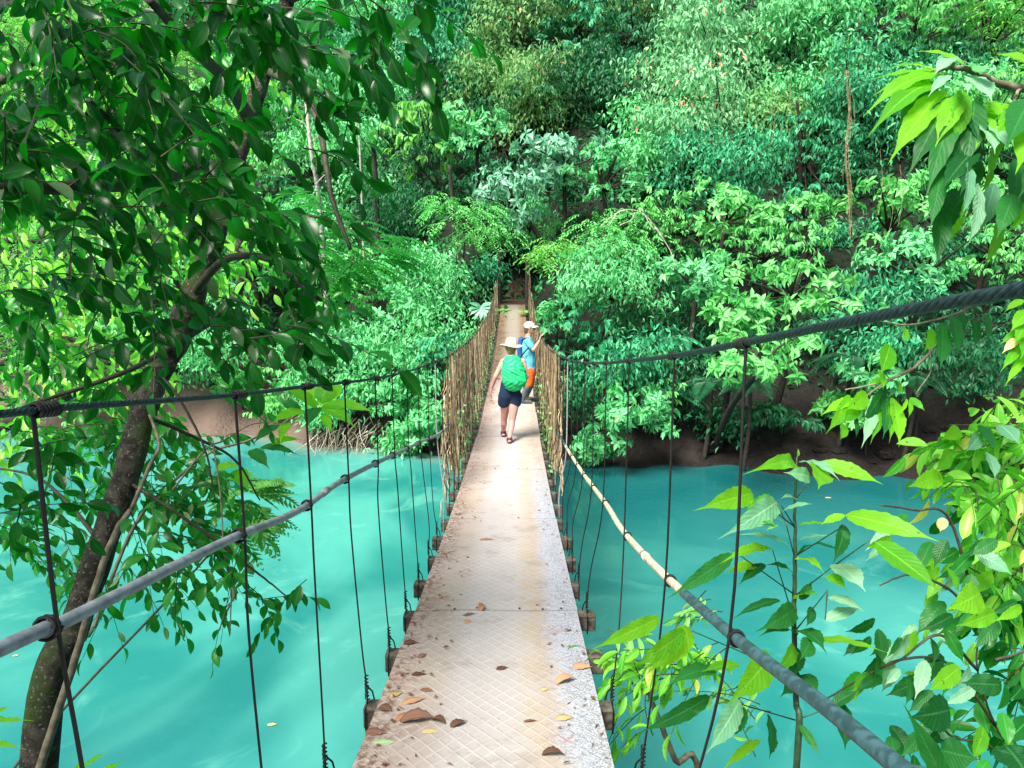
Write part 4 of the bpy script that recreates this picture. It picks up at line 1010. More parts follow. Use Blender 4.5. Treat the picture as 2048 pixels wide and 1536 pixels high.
# px, py of the crown centre, radius in px, height/width, forward offset in metres, kind, name, label
FT = [
 (620, 200, 130, 1.1, 1, 'mintfine', 'T', 'pale mint tree behind the bare white trunk'),
 (740, 60, 130, 1.0, 1, 'mintfine', 'T', 'mint green tree at the top edge, right of the big shaded foreground tree'),
 (860, 150, 90, 1.3, 0, 'teal', 'T', 'blue green tree directly above the lime tree with hanging leaves'),
 (900, 20, 110, 1.0, 2, 'teal', 'T', 'bluish tree touching the top edge above a dark hollow'),
 (1010, 30, 110, 1.1, 1, 'olive', 'T', 'olive tree at the top edge above the bridge end'),
 (1060, 180, 100, 1.2, 1, 'olive', 'T', 'olive green tree filling the slope above the large pale-leaved tree'),
 (1160, 50, 110, 1.2, 0, 'tealbig', 'T', 'dark teal tree at the top edge, right of the olive tree'),
 (1180, 180, 90, 1.1, 0, 'deepfine', 'T', 'dark fine-leaved tree below the dark teal tree'),
 (1270, 60, 110, 1.2, 0, 'deep', 'T', 'darkest tree at the top, left of the reddish flowering slope'),
 (1440, 70, 140, .9, 2, 'flower', 'T', 'tree with reddish young leaves at the top edge right of centre'),
 (1380, 170, 100, .8, 2, 'flower', 'T', 'tree with salmon flushes below the top reddish tree'),
 (1590, 60, 120, 1.0, 1, 'mintfine', 'T', 'mint tree at the top edge right of the reddish tree'),
 (1720, 40, 120, 1.0, 2, 'mintbig', 'T', 'large-leaved mint tree at the top edge above the hanging root vine'),
 (1850, 30, 130, 1.0, 2, 'brightfine', 'T', 'fresh green tree at the top edge above the ribbed-leaf branch'),
 (2000, 60, 130, 1.0, 2, 'lime', 'T', 'yellow green tree in the top right corner'),
 (850, 240, 95, .9, 3, 'limebig', 'T', 'lime tree with long drooping leaves left of centre'),
 (955, 270, 60, 1.0, 3, 'mintbig', 'T', 'small pale tree with cream tipped leaves beside the lime tree'),
 (700, 190, 80, 1.2, 1, 'teal', 'T', 'teal tree between the bare white trunk and the lime tree'),
 (700, 320, 100, 1.0, 1, 'mintfine', 'T', 'feathery mint tree below the bare white trunk'),
 (780, 430, 90, 1.2, 0, 'deepfine', 'T', 'dark feathery tree below the lime tree'),
 (880, 380, 80, 1.4, 0, 'deep', 'T', 'dark hollow-hearted tree between the feathery tree and the large pale tree'),
 (1130, 300, 105, .75, 4, 'palebig', 'T', 'large-leaved blue green tree above the bridge end'),
 (1030, 390, 90, .75, 4, 'palebig', 'T', 'large-leaved bluish tree just over the tunnel of the path'),
 (1210, 350, 85, .8, 3, 'mintbig', 'T', 'pale broadleaf tree right of the large blue green tree'),
 (1320, 270, 90, 1.1, 2, 'mintfine', 'T', 'mint thicket tree left of the reddish shrub mound'),
 (1440, 230, 120, .8, 3, 'flower', 'T', 'rounded mound tree with orange and red leaf tips'),
 (1450, 340, 110, .8, 3, 'teal', 'T', 'blue green vine-draped tree under the orange tipped mound'),
 (1590, 180, 85, 1.2, 0, 'deep', 'T', 'dark tree in the hollow right of the orange tipped mound'),
 (1620, 320, 90, 1.0, 0, 'tealbig', 'T', 'dark teal shrub tree behind the hanging root vine'),
 (1730, 190, 100, 1.1, 2, 'teal', 'T', 'vine covered tree carrying the hanging root vine'),
 (1860, 200, 110, 1.0, 1, 'mintfine', 'T', 'mint tree behind the ribbed-leaf branch'),
 (1990, 260, 110, 1.1, 1, 'brightfine', 'T', 'fresh green tree at the right edge behind the ribbed-leaf branch'),
 (930, 480, 75, .8, 3, 'limefine', 'S', 'light green shrub left of the path tunnel'),
 (1015, 455, 60, .8, 1, 'limefine', 'S', 'light shrub growing right above the dark path tunnel'),
 (975, 540, 50, .9, 1, 'teal', 'S', 'teal shrub at the left wall of the path tunnel'),
 (1060, 440, 60, .9, 2, 'mintfine', 'S', 'mint shrub above the right side of the path tunnel'),
 (860, 560, 85, .9, 2, 'mintfine', 'S', 'mint shrub up the left bank beside the palm leaf'),
 (1110, 500, 95, .75, 4.5, 'lime', 'S', 'yellow green feathery tree hanging over the right side of the path tunnel'),
 (1230, 470, 85, .8, 3, 'limefine', 'S', 'light green feathery shrub under the bare pale branches'),
 (1230, 570, 90, .9, 3, 'mintfine', 'S', 'mint thicket right of the overhanging feathery tree'),
 (1130, 600, 60, 1.1, 2.5, 'mintbig', 'S', 'leafy shrub pressing against the right cable behind the man'),
 (1370, 440, 95, .8, 3, 'brightfine', 'T', 'bright tree right of the bare pale branches'),
 (1460, 420, 95, .6, 4, 'bright', 'T', 'bright tree with tiered sprays under the orange tipped mound'),
 (1620, 420, 85, .6, 3, 'bright', 'T', 'tiered tree left of the hanging root vine foot'),
 (1540, 490, 90, .8, 3, 'brightfine', 'T', 'bright thicket tree in the middle right'),
 (1400, 560, 75, .7, 4, 'mintbig', 'T', 'pale tree with drooping sprays over a dark hollow'),
 (1600, 570, 150, .38, 6, 'bright', 'T', 'brightest tree spreading flat layered sprays above the right cable'),
 (1480, 630, 70, .45, 6, 'bright', 'T', 'small layered tree left of the brightest spreading tree'),
 (1540, 720, 130, .45, 6.5, 'bright', 'T', 'layered bright tree below the right cable over the dark bank'),
 (1790, 430, 95, .8, 2, 'bright', 'T', 'bright tree below the tip of the ribbed-leaf branch'),
 (1900, 400, 100, .8, 3, 'bright', 'T', 'bright tree with tiered sprays below the ribbed-leaf branch'),
 (1870, 520, 110, .7, 3, 'mintbig', 'T', 'pale broadleaf tree above the nearest stretch of the right cable'),
 (2010, 480, 100, .9, 2, 'brightfine', 'T', 'fresh green tree at the right edge above the cable'),
 (1750, 590, 90, .6, 2, 'teal', 'S', 'shaded teal shrub between the spreading tree and the right cable'),
 (1750, 760, 60, .8, 3, 'mintbig', 'S', 'small shrub hanging over the dark right bank'),
 (1940, 640, 100, .6, 1, 'deep', 'S', 'dark shrub over the right mud bank'),
 (1370, 660, 100, 1.0, 0, 'deepfine', 'S', 'very dark shrub in the hollow left of the layered trees'),
 (1660, 680, 90, .7, 0, 'deep', 'S', 'dark shrub deep behind the layered bright trees'),
 (1180, 690, 75, 1.2, 2, 'tealbig', 'S', 'teal shrub beside the right vine curtain'),
 (1250, 740, 80, 1.1, 2, 'teal', 'S', 'bluish shrub leaning over the far bank right of the bridge'),
 (1215, 840, 55, 1.2, 2.5, 'mintbig', 'S', 'shrub with drooping sprays just above the water right of the bridge'),
 (1300, 830, 50, 1.0, 2.5, 'mintbig', 'S', 'low shrub with pale sprays touching the shaded water'),
 (1190, 900, 34, .9, 1.0, 'mintbig', 'S', 'low drooping shrub at the waterline right beside the right vine curtain'),
 (1270, 760, 60, 1.0, 1.5, 'brightfine', 'S', 'bright shrub above the low drooping shrubs right of the bridge'),
 (1340, 760, 60, .9, 1.0, 'deepfine', 'S', 'dark shrub behind the arching palm right of the bridge'),
 (1440, 840, 50, .7, .6, 'deepfine', 'S', 'dark low shrub hanging over the right bank near the palms'),
 (1690, 820, 60, .6, 1.2, 'bright', 'S', 'bright spray hanging low over the right mud bank'),
 (1560, 830, 50, .6, .5, 'deep', 'S', 'dark low shrub on the right bank below the layered bright tree'),
 (1150, 790, 45, 1.3, 1.5, 'deepfine', 'S', 'dark shrub directly behind the right vine curtain'),
 (890, 650, 75, 1.1, 1.5, 'mintfine', 'S', 'mint shrub pressing against the left vine curtain'),
 (800, 640, 80, .9, 1.5, 'mintbig', 'S', 'broadleaf shrub on the left bank below the light feathery trees'),
 (720, 560, 85, .9, 1, 'brightfine', 'S', 'fresh green shrub on the left bank under the dark feathery tree'),
 (640, 470, 90, 1.0, 1, 'mintfine', 'T', 'mint tree left of the dark feathery tree, partly behind the shaded tree'),
 (790, 740, 90, .9, 1.5, 'mintfine', 'S', 'dense mint shrub just behind the left cable'),
 (670, 690, 85, .9, 1, 'mintfine', 'S', 'dense mint shrub above the dead roots'),
 (775, 800, 52, .7, 1.5, 'mintbig', 'S', 'shrub hanging over the water right of the dead roots'),
 (690, 800, 48, .8, .9, 'mintfine', 'S', 'mint shrub with a dark hollow beneath, just over the dead roots'),
 (1880, 700, 90, .6, 2.5, 'deep', 'S', 'dark shrub shading the right mud bank behind the hanging branch'),
 (1760, 690, 70, .6, 3.0, 'teal', 'S', 'teal shrub behind the hanging branch of the right-edge tree'),
 (1980, 740, 80, .6, 1.5, 'deepfine', 'S', 'dark fine-leaved shrub at the right edge over the mud bank'),
 (640, 825, 34, .7, .6, 'mintfine', 'S', 'small low shrub on the mud left of the dead roots'),
 (545, 805, 40, .6, .5, 'brightfine', 'S', 'small bright shrub on the pale mud behind the big-leaved seedling'),
 (1022, 520, 45, .8, .5, 'deepfine', 'S', 'dark shrub closing the end of the path tunnel'),
 (800, 880, 36, .7, .8, 'mintfine', 'S', 'low shrub trailing into the water left of the vine curtain'),
 (590, 765, 45, .7, .8, 'mintfine', 'S', 'low mint shrub directly above the dead roots'),
 (480, 760, 50, .7, .6, 'brightfine', 'S', 'low bright shrub at the left end of the pale mud'),
 (850, 830, 60, .9, 1.5, 'mintbig', 'S', 'shrub touching the water beside the left vine curtain'),
 (870, 740, 60, 1.2, 1.2, 'tealbig', 'S', 'teal shrub behind the left vine curtain'),
 (560, 720, 80, .8, 1, 'brightfine', 'S', 'light shrub above the pale mud patch'),
 (450, 300, 150, 1.0, 3, 'brightfine', 'T', 'sunlit tree behind the leaning trunk of the shaded tree'),
 (300, 180, 160, 1.0, 3, 'lime', 'T', 'sunlit yellow green tree glimpsed through the top of the shaded tree'),
 (110, 130, 160, 1.0, 3, 'lime', 'T', 'sunlit yellow green tree glimpsed in the top left corner'),
 (150, 380, 160, 1.0, 4, 'bright', 'T', 'sunlit broadleaf tree glimpsed through the left middle leaves'),
 (330, 500, 140, .9, 4, 'brightfine', 'T', 'sunlit tree behind the left leaves above the trunk bend'),
 (50, 600, 150, .9, 4, 'lime', 'T', 'sunlit feathery tree at the left edge above the cable'),
 (500, 520, 110, 1.0, 2, 'bright', 'T', 'sunlit tree right of the leaning trunk'),
 (230, 680, 120, .8, 3, 'brightfine', 'S', 'light green shrub row end behind the left cable'),
 (90, 760, 110, .7, 2, 'brightfine', 'S', 'light shrub at the left edge just above the water'),
 (400, 690, 100, .8, 2, 'mintfine', 'S', 'mint shrub above the pale mud, behind the trunk bend'),
]
for i, (px, py, rp, asp, fwd, kind, ty, lab) in enumerate(FT):
    style, leaf, mat, dens, hang = KIND[kind]
    leaf = leaf * (1.3 if py < 130 else 1.15 if py < 330 else 1)
    d = hit(px, py + rp * asp * .3); d = max(18.0, min(d, 60)) ; dd = d - fwd - rp / FPX * d * .55
    r = rp / FPX * dd * 1.3
    c = P(px, py, dd)
    # keep the crown out of the corridor of the bridge and path
    if abs(c[0]) - r * .9 < .75 and c[1] - r < 37 and c[2] - r * asp * .9 < .2:
        lift = .2 + r * asp * .9 - c[2]
        if lift < 1.3: c[2] += lift
        else: r = max(.55, min(r, abs(c[0]) - .72))
    far_tree('broadleaf_tree' if ty == 'T' else 'shrub', lab, 'tree' if ty == 'T' else 'shrub', c, (r, r * .85, r * asp), style, leaf, mat, dens * .92, 100 + i,
             'trees on the far bank' if ty == 'T' else 'shrubs on the far bank', hang, 'bark_dark', .13 if ty == 'T' else .05, flat=.75 if style == 'whorl' else 1, lobes=13 + i % 6)
# understory filling the gaps
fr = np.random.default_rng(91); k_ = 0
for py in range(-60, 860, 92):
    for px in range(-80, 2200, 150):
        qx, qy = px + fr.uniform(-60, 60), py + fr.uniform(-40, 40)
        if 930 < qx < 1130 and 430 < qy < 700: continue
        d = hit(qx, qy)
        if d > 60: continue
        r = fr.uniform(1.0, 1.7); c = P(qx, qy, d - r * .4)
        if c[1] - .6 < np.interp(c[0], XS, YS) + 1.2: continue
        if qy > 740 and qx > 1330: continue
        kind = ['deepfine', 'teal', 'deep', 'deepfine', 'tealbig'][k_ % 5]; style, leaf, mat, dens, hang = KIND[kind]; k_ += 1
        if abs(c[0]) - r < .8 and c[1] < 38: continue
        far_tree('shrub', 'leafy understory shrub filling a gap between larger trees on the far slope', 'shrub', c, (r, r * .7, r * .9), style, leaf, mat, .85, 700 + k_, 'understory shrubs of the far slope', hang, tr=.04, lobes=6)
# upper slope behind, only glimpsed between the crowns
extra = []
rr = np.random.default_rng(55)
for k in range(34):
    px = rr.uniform(-200, 2250); py = rr.uniform(-190, 300); extra.append((px, py))
for i, (px, py) in enumerate(extra):
    kind = ['teal', 'deepfine', 'olive', 'mintfine', 'deep', 'tealbig'][i % 6]; style, leaf, mat, dens, hang = KIND[kind]
    d = min(hit(px, py), 62); c = P(px, py, d - 1.0); r = rr.uniform(2.6, 4.0)
    far_tree('broadleaf_tree', 'green tree standing in the second row of forest, glimpsed behind nearer crowns', 'tree', c, (r, r * .8, r * 1.1), style, leaf * 1.15, mat, .8, 400 + i, 'back row forest trees', hang)

# undergrowth over the whole slope
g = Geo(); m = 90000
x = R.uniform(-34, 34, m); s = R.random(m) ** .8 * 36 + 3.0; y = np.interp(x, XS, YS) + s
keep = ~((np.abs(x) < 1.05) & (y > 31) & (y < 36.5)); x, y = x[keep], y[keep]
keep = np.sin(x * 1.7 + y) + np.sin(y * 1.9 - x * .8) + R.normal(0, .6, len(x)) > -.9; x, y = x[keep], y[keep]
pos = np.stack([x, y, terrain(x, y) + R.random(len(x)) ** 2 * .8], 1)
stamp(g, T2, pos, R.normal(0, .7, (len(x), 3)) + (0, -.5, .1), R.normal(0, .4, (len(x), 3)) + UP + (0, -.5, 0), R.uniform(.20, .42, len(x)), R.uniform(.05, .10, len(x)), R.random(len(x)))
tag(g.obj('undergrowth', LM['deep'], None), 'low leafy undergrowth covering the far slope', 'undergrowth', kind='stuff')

# palm and fern fronds
def frond(g, base, d, L, mat_w=.03, n_=22, droop=.5, wl=.28):
    base = np.asarray(base, float); d = unit(d); side = unit(np.cross(d, UP)); t = np.linspace(0, 1, n_)
    p = base + d * (t[:, None] * L) - UP * (droop * L * t[:, None] ** 2); dd = unit(np.gradient(p, axis=0))
    for sg in (-1, 1):
        ll = wl * L * np.sin(np.pi * (t * .85 + .12)) ; al = side * sg + dd * .55 - UP * .35
        stamp(g, T2, p[1:], al[1:], np.cross(dd, side)[1:] * 1.0 + UP * .01, ll[1:], mat_w * L / 1.5, R.uniform(.1, .6, n_ - 1))
    return p
PL = [(1318, 800, 26.0, 1.9, 7, 'dark palm with arching feather fronds over the shaded bank left of the layered tree', 'teal'),
      (1420, 790, 25.0, 1.6, 6, 'dark palm in the black hollow above the right bank', 'deep'),
      (1700, 740, 24.0, 1.6, 7, 'dark feathery palm behind the nearest right cable', 'deep'),
      (1830, 780, 23.5, 1.4, 6, 'small dark palm above the right mud bank', 'deep'),
      (1500, 790, 24.0, 1.3, 6, 'low dark fern palm under the layered bright tree', 'deep'),
      (1340, 700, 27.0, 1.6, 6, 'dark palm half hidden in the hollow behind the right cable', 'teal')]
for (px, py, d, L, nf, lab, m) in PL:
    c = P(px, py, d); gz = float(terrain(c[0], c[1] + .5)); base = np.array([c[0], c[1] + .5, gz])
    t = thing('palm', lab, 'palm', base, 'palms on the far right bank'); top = c + (0, 0, .4)
    g = Geo(); tube(g, catmull([base - (0, 0, .3), (base + top) / 2 + (.1, 0, 0), top], 4), [.09, .07, .06], 7); g.obj('trunk', M['bark_dark'], t, True)
    for k in range(nf):
        a = 2 * math.pi * k / nf + random.uniform(-.3, .3); g = Geo(); p = frond(g, top, (math.cos(a), math.sin(a), .55), L, droop=.75)
        f = g.obj('frond', LM[m], t); g = Geo(); tube(g, p, [.014, .005], 4); g.obj('midrib', M['stem_green'], f)
# fan palm leaf beside the left cable
c = P(962, 612, 28.3); base = np.array([c[0] - .25, c[1] + .2, float(terrain(c[0] - .25, c[1] + .2))])
t = thing('fan_palm', 'fan palm leaf with long fingers beside the left cable at the far end', 'palm', base); g = Geo()
for k in range(9):
    a = math.radians(-200 + k * 27.5); dr = np.array([math.cos(a), -.5, math.sin(a)]); L = .62
    big_leaf(g, c, c + unit(dr) * L - UP * .05, .085, (0, -1, .6), .05, .15, 0, .3 + .05 * k, 1, 6)
g.obj('fan_leaf', LM['pale'], t, True); g = Geo(); tube(g, catmull([base, (base + c) / 2 + (-.1, 0, .1), c], 5), .014, 5); g.obj('leaf_stalk', M['stem_green'], t)
# yellow green fern by the end of the deck
for (px, py, d, lab) in ((1012, 612, 30.6, 'light green fern at the left corner of the far bridge end'), (1050, 640, 29.5, 'broad green arum leaves at the right side of the far deck')):
    c = P(px, py, d); c[0] = math.copysign(max(abs(c[0]), .42), c[0]); b = np.array([c[0] * 1.5, c[1], deck_z(31) - .25]); t = thing('fern', lab, 'fern', b); g = Geo()
    for k in range(7):
        a = k * .9; frond(g, b + (0, 0, .1), (math.cos(a), math.sin(a), 1.0), .8, .05, 14, .5, .3)
    g.obj('frond_tuft', LM['lime'], t)

# bare pale trunk, dead trunks and hanging vines
def poles(name, lab, cat, pts, rad, mat, branches=(), group=None):
    pts = [np.asarray(p, float) for p in pts]; b = pts[0].copy(); t = thing(name, lab, cat, b, group)
    g = Geo(); c = catmull(pts, 6); tube(g, c, rad, 8); g.obj('trunk', M[mat], t, True)
    for br in branches:
        g = Geo(); c = catmull([np.asarray(q, float) for q in br], 5); tube(g, c, [rad[-1] * .6, rad[-1] * .2], 5); g.obj('branch', M[mat], t, True)
    return t
d = 27.0; bt = P(655, 560, d + 3); bt[2] = float(terrain(bt[0], bt[1]))
poles('bare_tree', 'slender bare white trunk rising beside the leaning mossy limb', 'tree', [bt, P(640, 420, d + 1), P(622, 300, d), P(612, 200, d), P(608, 120, d)], [.11, .09, .075, .06, .04], 'bark_pale',
      [[P(612, 215, d), P(590, 208, d - .3), P(570, 190, d - .4)], [P(614, 250, d), P(585, 236, d), P(560, 240, d)], [P(618, 290, d), P(640, 270, d), P(660, 262, d)], [P(630, 370, d), P(650, 350, d), P(670, 345, d)]])
for (px, p0, p1, d, r_, lab) in ((905, 480, 330, 31, .11, 'dark upright trunk behind the lime tree'), (750, 380, 290, 32, .13, 'short dark trunk left of the lime tree'),
                                 (1090, 260, 160, 37, .10, 'dark trunk above the large blue green tree'), (1600, 330, 200, 32, .09, 'black trunk in the hollow right of the orange tipped mound'), (720, 400, 210, 31, .05, 'thin pale trunk left of the lime tree')):
    b = P(px + 4, p0, d + 1.5); b[2] = float(terrain(b[0], b[1])) - .2
    t = poles('tree_trunk', lab, 'trunk', [b, P(px, (p0 + p1) / 2, d + .6), P(px - 6, p1, d)], [r_, r_ * .85, r_ * .6], 'bark_pale' if 'pale' in lab else 'bark_dark', [], 'bare trunks on the far slope')
d = 24.5
vt = thing('hanging_vine', 'long pale root vine hanging straight down in front of the right-hand trees', 'vine', P(1705, 480, d))
g = Geo()
for k in range(3):
    o = random.uniform(-5, 5); pts = [P(1694 + o, 140, d), P(1700 + o * .7, 230, d), P(1694 + o, 310, d - .1), P(1698 + o * .5, 380, d), P(1703 + o, 480, d)]; tube(g, catmull(pts, 8), random.uniform(.006, .012), 6)
for k in range(9):
    o = random.uniform(-14, 14); a = random.uniform(150, 400); tube(g, catmull([P(1698, a, d), P(1700 + o, a + 40, d), P(1702 + o * 1.2, a + random.uniform(60, 110), d)], 4), .006, 4)
g.obj('vine_stem', M['vine'], vt, True)
for k, (px, a, b_) in enumerate(((1545, 175, 290), (1760, 300, 430), (1800, 330, 450), (1780, 380, 470), (1576, 140, 230))):
    t = thing('hanging_vine', ['thin vine dangling in the dark hollow right of the orange tipped mound', 'thin vine left of the tip leaves of the ribbed-leaf branch', 'thin vine directly behind the lowest ribbed leaf', 'short thin vine between the two thin vines near the ribbed-leaf branch', 'curved thin vine at the top of the dark hollow'][k], 'vine', P(px, b_, 25))
    g = Geo(); tube(g, catmull([P(px, a, 25), P(px + 5, (a + b_) / 2, 25), P(px - 3, b_, 25)], 6), .007, 4); g.obj('vine_stem', M['vine'], t)
t = thing('dead_branch', 'bare pale forked branches sticking out above the path tunnel on the right', 'branch', P(1300, 470, 24))
g = Geo(); d = 22.6
for br in ([(1330, 480), (1290, 430), (1250, 420), (1215, 440), (1200, 455)], [(1250, 420), (1235, 425), (1218, 452)], [(1270, 425), (1262, 440), (1240, 450)], [(1290, 430), (1300, 450), (1310, 460)], [(1330, 480), (1310, 455), (1340, 500), (1352, 540)]):
    tube(g, catmull([P(a, b, d + .002 * a) for a, b in br], 4), .018, 5)
g.obj('branch_wood', M['bark_pale'], t, True)
# dead roots and sunk log at the left waterline
rb = waterhit(700, 894)
t = thing('dead_roots', 'tangle of bare dead roots trailing into the water at the far left bank', 'roots', rb); g = Geo(); g2 = Geo()
for k in range(90):
    px = random.uniform(630, 760); p0 = waterhit(px, random.uniform(886, 906)); top = p0 + (random.uniform(-.5, .5), random.uniform(.3, 1.0), random.uniform(.3, 1.1))
    end = p0 + (random.uniform(-.9, .5), random.uniform(-.8, .2), random.uniform(-.3, .12)); mid = (top + end) / 2 + R.normal(0, .16, 3)
    tube(g if k % 3 else g2, catmull([top, mid, end], 5), [random.uniform(.012, .03), .008], 5)
g.obj('root_tangle', M['twig_pale'], t, True); g2.obj('root_tangle', M['bark_pale'], t, True)
if 0:
  a, b = waterhit(640, 885), waterhit(690, 925)
  t = thing('sunken_log', 'pale log lying just under the water below the dead roots', 'log', a); g = Geo(); tube(g, catmull([a + (0, .3, .12), (a + b) / 2 + (0, 0, .02), b + (0, 0, -.02)], 5), [.13, .12, .08], 8); g.obj('log_wood', M['bark_pale'], t, True)
# rocks on both mud banks
for k in range(34):
    if k < 22: px, py = random.uniform(1380, 1960), random.uniform(850, 940)
    else: px, py = random.uniform(760, 880), random.uniform(885, 905)
    d = hit(px, py); c = P(px, py, d); r_ = random.uniform(.10, .34)
    g = Geo(); nv = SV * (1 + R.normal(0, .10, (len(SV), 1))); g.add(nv * (r_ * random.uniform(1, 1.7), r_, r_ * .6) + c, ST, SQ)
    tag(g.obj('rock', M['ground'], None, False, origin=c), 'dark muddy rock on the shaded right bank' if k < 22 else 'brown rock at the waterline left of the bridge', 'rock', 'rocks on the right mud bank' if k < 22 else 'rocks at the left waterline')
# ---------------------------------------------------------------- shaded foreground tree, left
TS = 3.9
tb = P(60, 1560, TS); root = np.array([tb[0] - .25, tb[1] - .2, float(terrain(tb[0] - .25, tb[1] - .2))])
lt = thing('shade_tree', 'big shaded tree with a leaning mossy trunk and glossy dark leaves in the left foreground', 'tree', root)
tp = [root - (0, 0, .3), (root + tb) / 2 + (-.08, 0, 0), P(85, 1450, TS), P(150, 1250, TS + .1), P(205, 1090, TS + .15), P(250, 960, TS + .2), P(285, 830, TS + .3), P(318, 745, TS + .35), P(348, 690, TS + .4),
      P(385, 590, TS + .45), P(430, 470, TS + .5), P(470, 330, TS + .6), P(500, 230, TS + .7), P(530, 140, TS + .8), P(575, 0, TS + 1.0), P(620, -180, TS + 1.2)]
c = catmull(tp, 8); g = Geo(); rad = np.interp(np.linspace(0, 1, len(c)), [0, .2, .5, .58, .62, .8, 1], [.105, .078, .068, .084, .066, .052, .044]) * (1 + .05 * np.sin(np.arange(len(c)) * .9))
tube(g, c, rad, 14); g.obj('trunk', M['bark'], lt, True)
TR = c
def branch(parent, pts, r0, r1, mat='twig', name='branch', n_=7):
    g = Geo(); c = catmull(pts, n_); c = c + R.normal(0, min(.004, r0 * .12), c.shape) * np.linspace(0, 1, len(c))[:, None]
    tube(g, c, np.linspace(r0, r1, len(c)), 7); g.obj(name, M[mat], parent, True); return c
t0 = TS
branch(lt, [P(60, 1600, t0 - .12), P(110, 1440, t0 - .15), P(150, 1320, t0 - .16), P(190, 1180, t0 - .15), P(225, 1080, t0 - .12), P(262, 1020, t0 - .05)], .022, .016, 'twig_pale', 'climbing_stem')
branch(lt, [P(262, 1020, t0), P(300, 930, t0 + .1), P(318, 890, t0 + .15), P(300, 830, t0 + .25)], .012, .009, 'twig_pale', 'climbing_stem')
BR = [([P(500, 240, 4.6), P(450, 160, 4.0), P(380, 90, 3.4), P(300, 0, 2.8)], .045), ([P(470, 330, 4.5), P(380, 340, 3.9), P(240, 370, 3.2), P(0, 380, 2.6), P(-200, 420, 2.4)], .045),
      ([P(430, 470, 4.4), P(350, 440, 3.8), P(270, 300, 3.2), P(180, 200, 2.8)], .03), ([P(348, 690, 4.3), P(260, 740, 3.8), P(120, 790, 3.6), P(0, 830, 3.4)], .018),
      ([P(530, 140, 4.7), P(600, 180, 4.2), P(640, 260, 3.9), P(660, 380, 3.7), P(700, 500, 3.6)], .026), ([P(385, 590, 4.35), P(450, 520, 4.0), P(540, 520, 3.7), P(640, 600, 3.5)], .028),
      ([P(575, 0, 4.9), P(680, -40, 4.2), P(780, -60, 3.6), P(850, -40, 3.3)], .03), ([P(285, 830, 4.2), P(380, 870, 4.4), P(470, 920, 4.6), P(520, 1000, 4.8)], .013),
      ([P(250, 960, 4.1), P(330, 1010, 4.0), P(430, 1080, 4.1), P(520, 1150, 4.2), P(570, 1190, 4.2)], .012), ([P(205, 1090, 4.1), P(130, 1000, 4.3), P(60, 950, 4.5), P(-60, 930, 4.6)], .014),
      ([P(318, 745, 4.25), P(360, 800, 3.7), P(410, 900, 3.5), P(430, 1000, 3.5)], .009)]
for pts, r_ in BR: branch(lt, pts, r_, r_ * .35)

def twig_leaves(gl, gt, p0, d0, L, nl, leaf, wr, hang, dens=1.0, tone=(0, 1)):
    """a drooping twig with alternate leaves"""
    n_ = 6; t = np.linspace(0, 1, n_); d0 = unit(d0); bend = R.normal(0, .18, 3)
    p = p0 + d0 * (t[:, None] * L) - UP * (hang * L * t[:, None] ** 2) + bend * (t[:, None] ** 2) * L
    tube(gt, p, [.0035, .0015], 3, cap=False)
    tt = np.linspace(.12, 1, nl); q = np.stack([np.interp(tt, t, p[:, i]) for i in range(3)], 1); dd = unit(np.stack([np.interp(tt, t, np.gradient(p, axis=0)[:, i]) for i in range(3)], 1))
    sd_ = unit(np.cross(dd, UP) + 1e-3); sg = np.where(np.arange(nl) % 2, 1, -1)[:, None]
    al = sd_ * sg * R.uniform(.3, 1.1, (nl, 1)) + dd * .55 - UP * R.uniform(-.15, 1.25, (nl, 1)); al[-1] = dd[-1] - UP * .5
    nn = UP * .6 + sd_ * sg * .5 + R.normal(0, .55, (nl, 3))
    rnd = np.clip(R.uniform(tone[0], tone[1], nl), 0, 1); ll = leaf * R.uniform(.65, 1.15, nl)
    stamp(gl, T10, q, al, nn, ll, ll * wr * .5 * R.uniform(.85, 1.15, nl), rnd)
_v = [(0, 0, 0)]; _p = [(.12, .48), (.3, .86), (.5, 1.0), (.7, .86), (.87, .46)]; _t = []
for (yy, ww) in _p:
    z0 = .10 * yy * (1 - yy) * 2 - .10 * yy ** 2; _v += [(-ww, yy, z0 + .09 * ww), (0, yy, z0), (ww, yy, z0 + .09 * ww)]
_v.append((0, 1, -.13)); _n = len(_v) - 1
_t += [(0, 2, 1), (0, 3, 2)]
for i in range(4):
    a = 1 + 3 * i; _t += [(a, a + 1, a + 4), (a, a + 4, a + 3), (a + 1, a + 2, a + 5), (a + 1, a + 5, a + 4)]
a = 1 + 12; _t += [(a, a + 1, _n), (a + 1, a + 2, _n)]
T10 = dict(v=np.array(_v, float), t=_t)
def cluster(name, parent, ell, leaf, wr, mat, twigmat='twig', L=.42, hang=.5, tone=(0, 1), nl=(7, 11), dirx=.5, dens=1.0):
    gl, gt = Geo(), Geo()
    for (cx, cy, rx, ry, d0, d1, n_) in ell:
        for _ in range(max(3, int(n_ * dens))):
            a = R.uniform(0, 2 * math.pi); q = math.sqrt(R.uniform(0, 1)); px, py = cx + rx * q * math.cos(a), cy + ry * q * math.sin(a)
            d = R.uniform(d0, d1); p0 = P(px, py, d); dr = np.array([R.normal(dirx, .8), R.normal(.1, .6), R.normal(-.1, .5)])
            l_ = L * R.uniform(.6, 1.2); p0 = p0 - unit(dr) * l_ * .5
            twig_leaves(gl, gt, p0, dr, l_, R.integers(*nl), leaf, wr, hang, tone=tone)
    o = gl.obj(name, LM[mat], parent, True); tag(gt.obj('twigs', M[twigmat], parent), kind='stuff'); return o
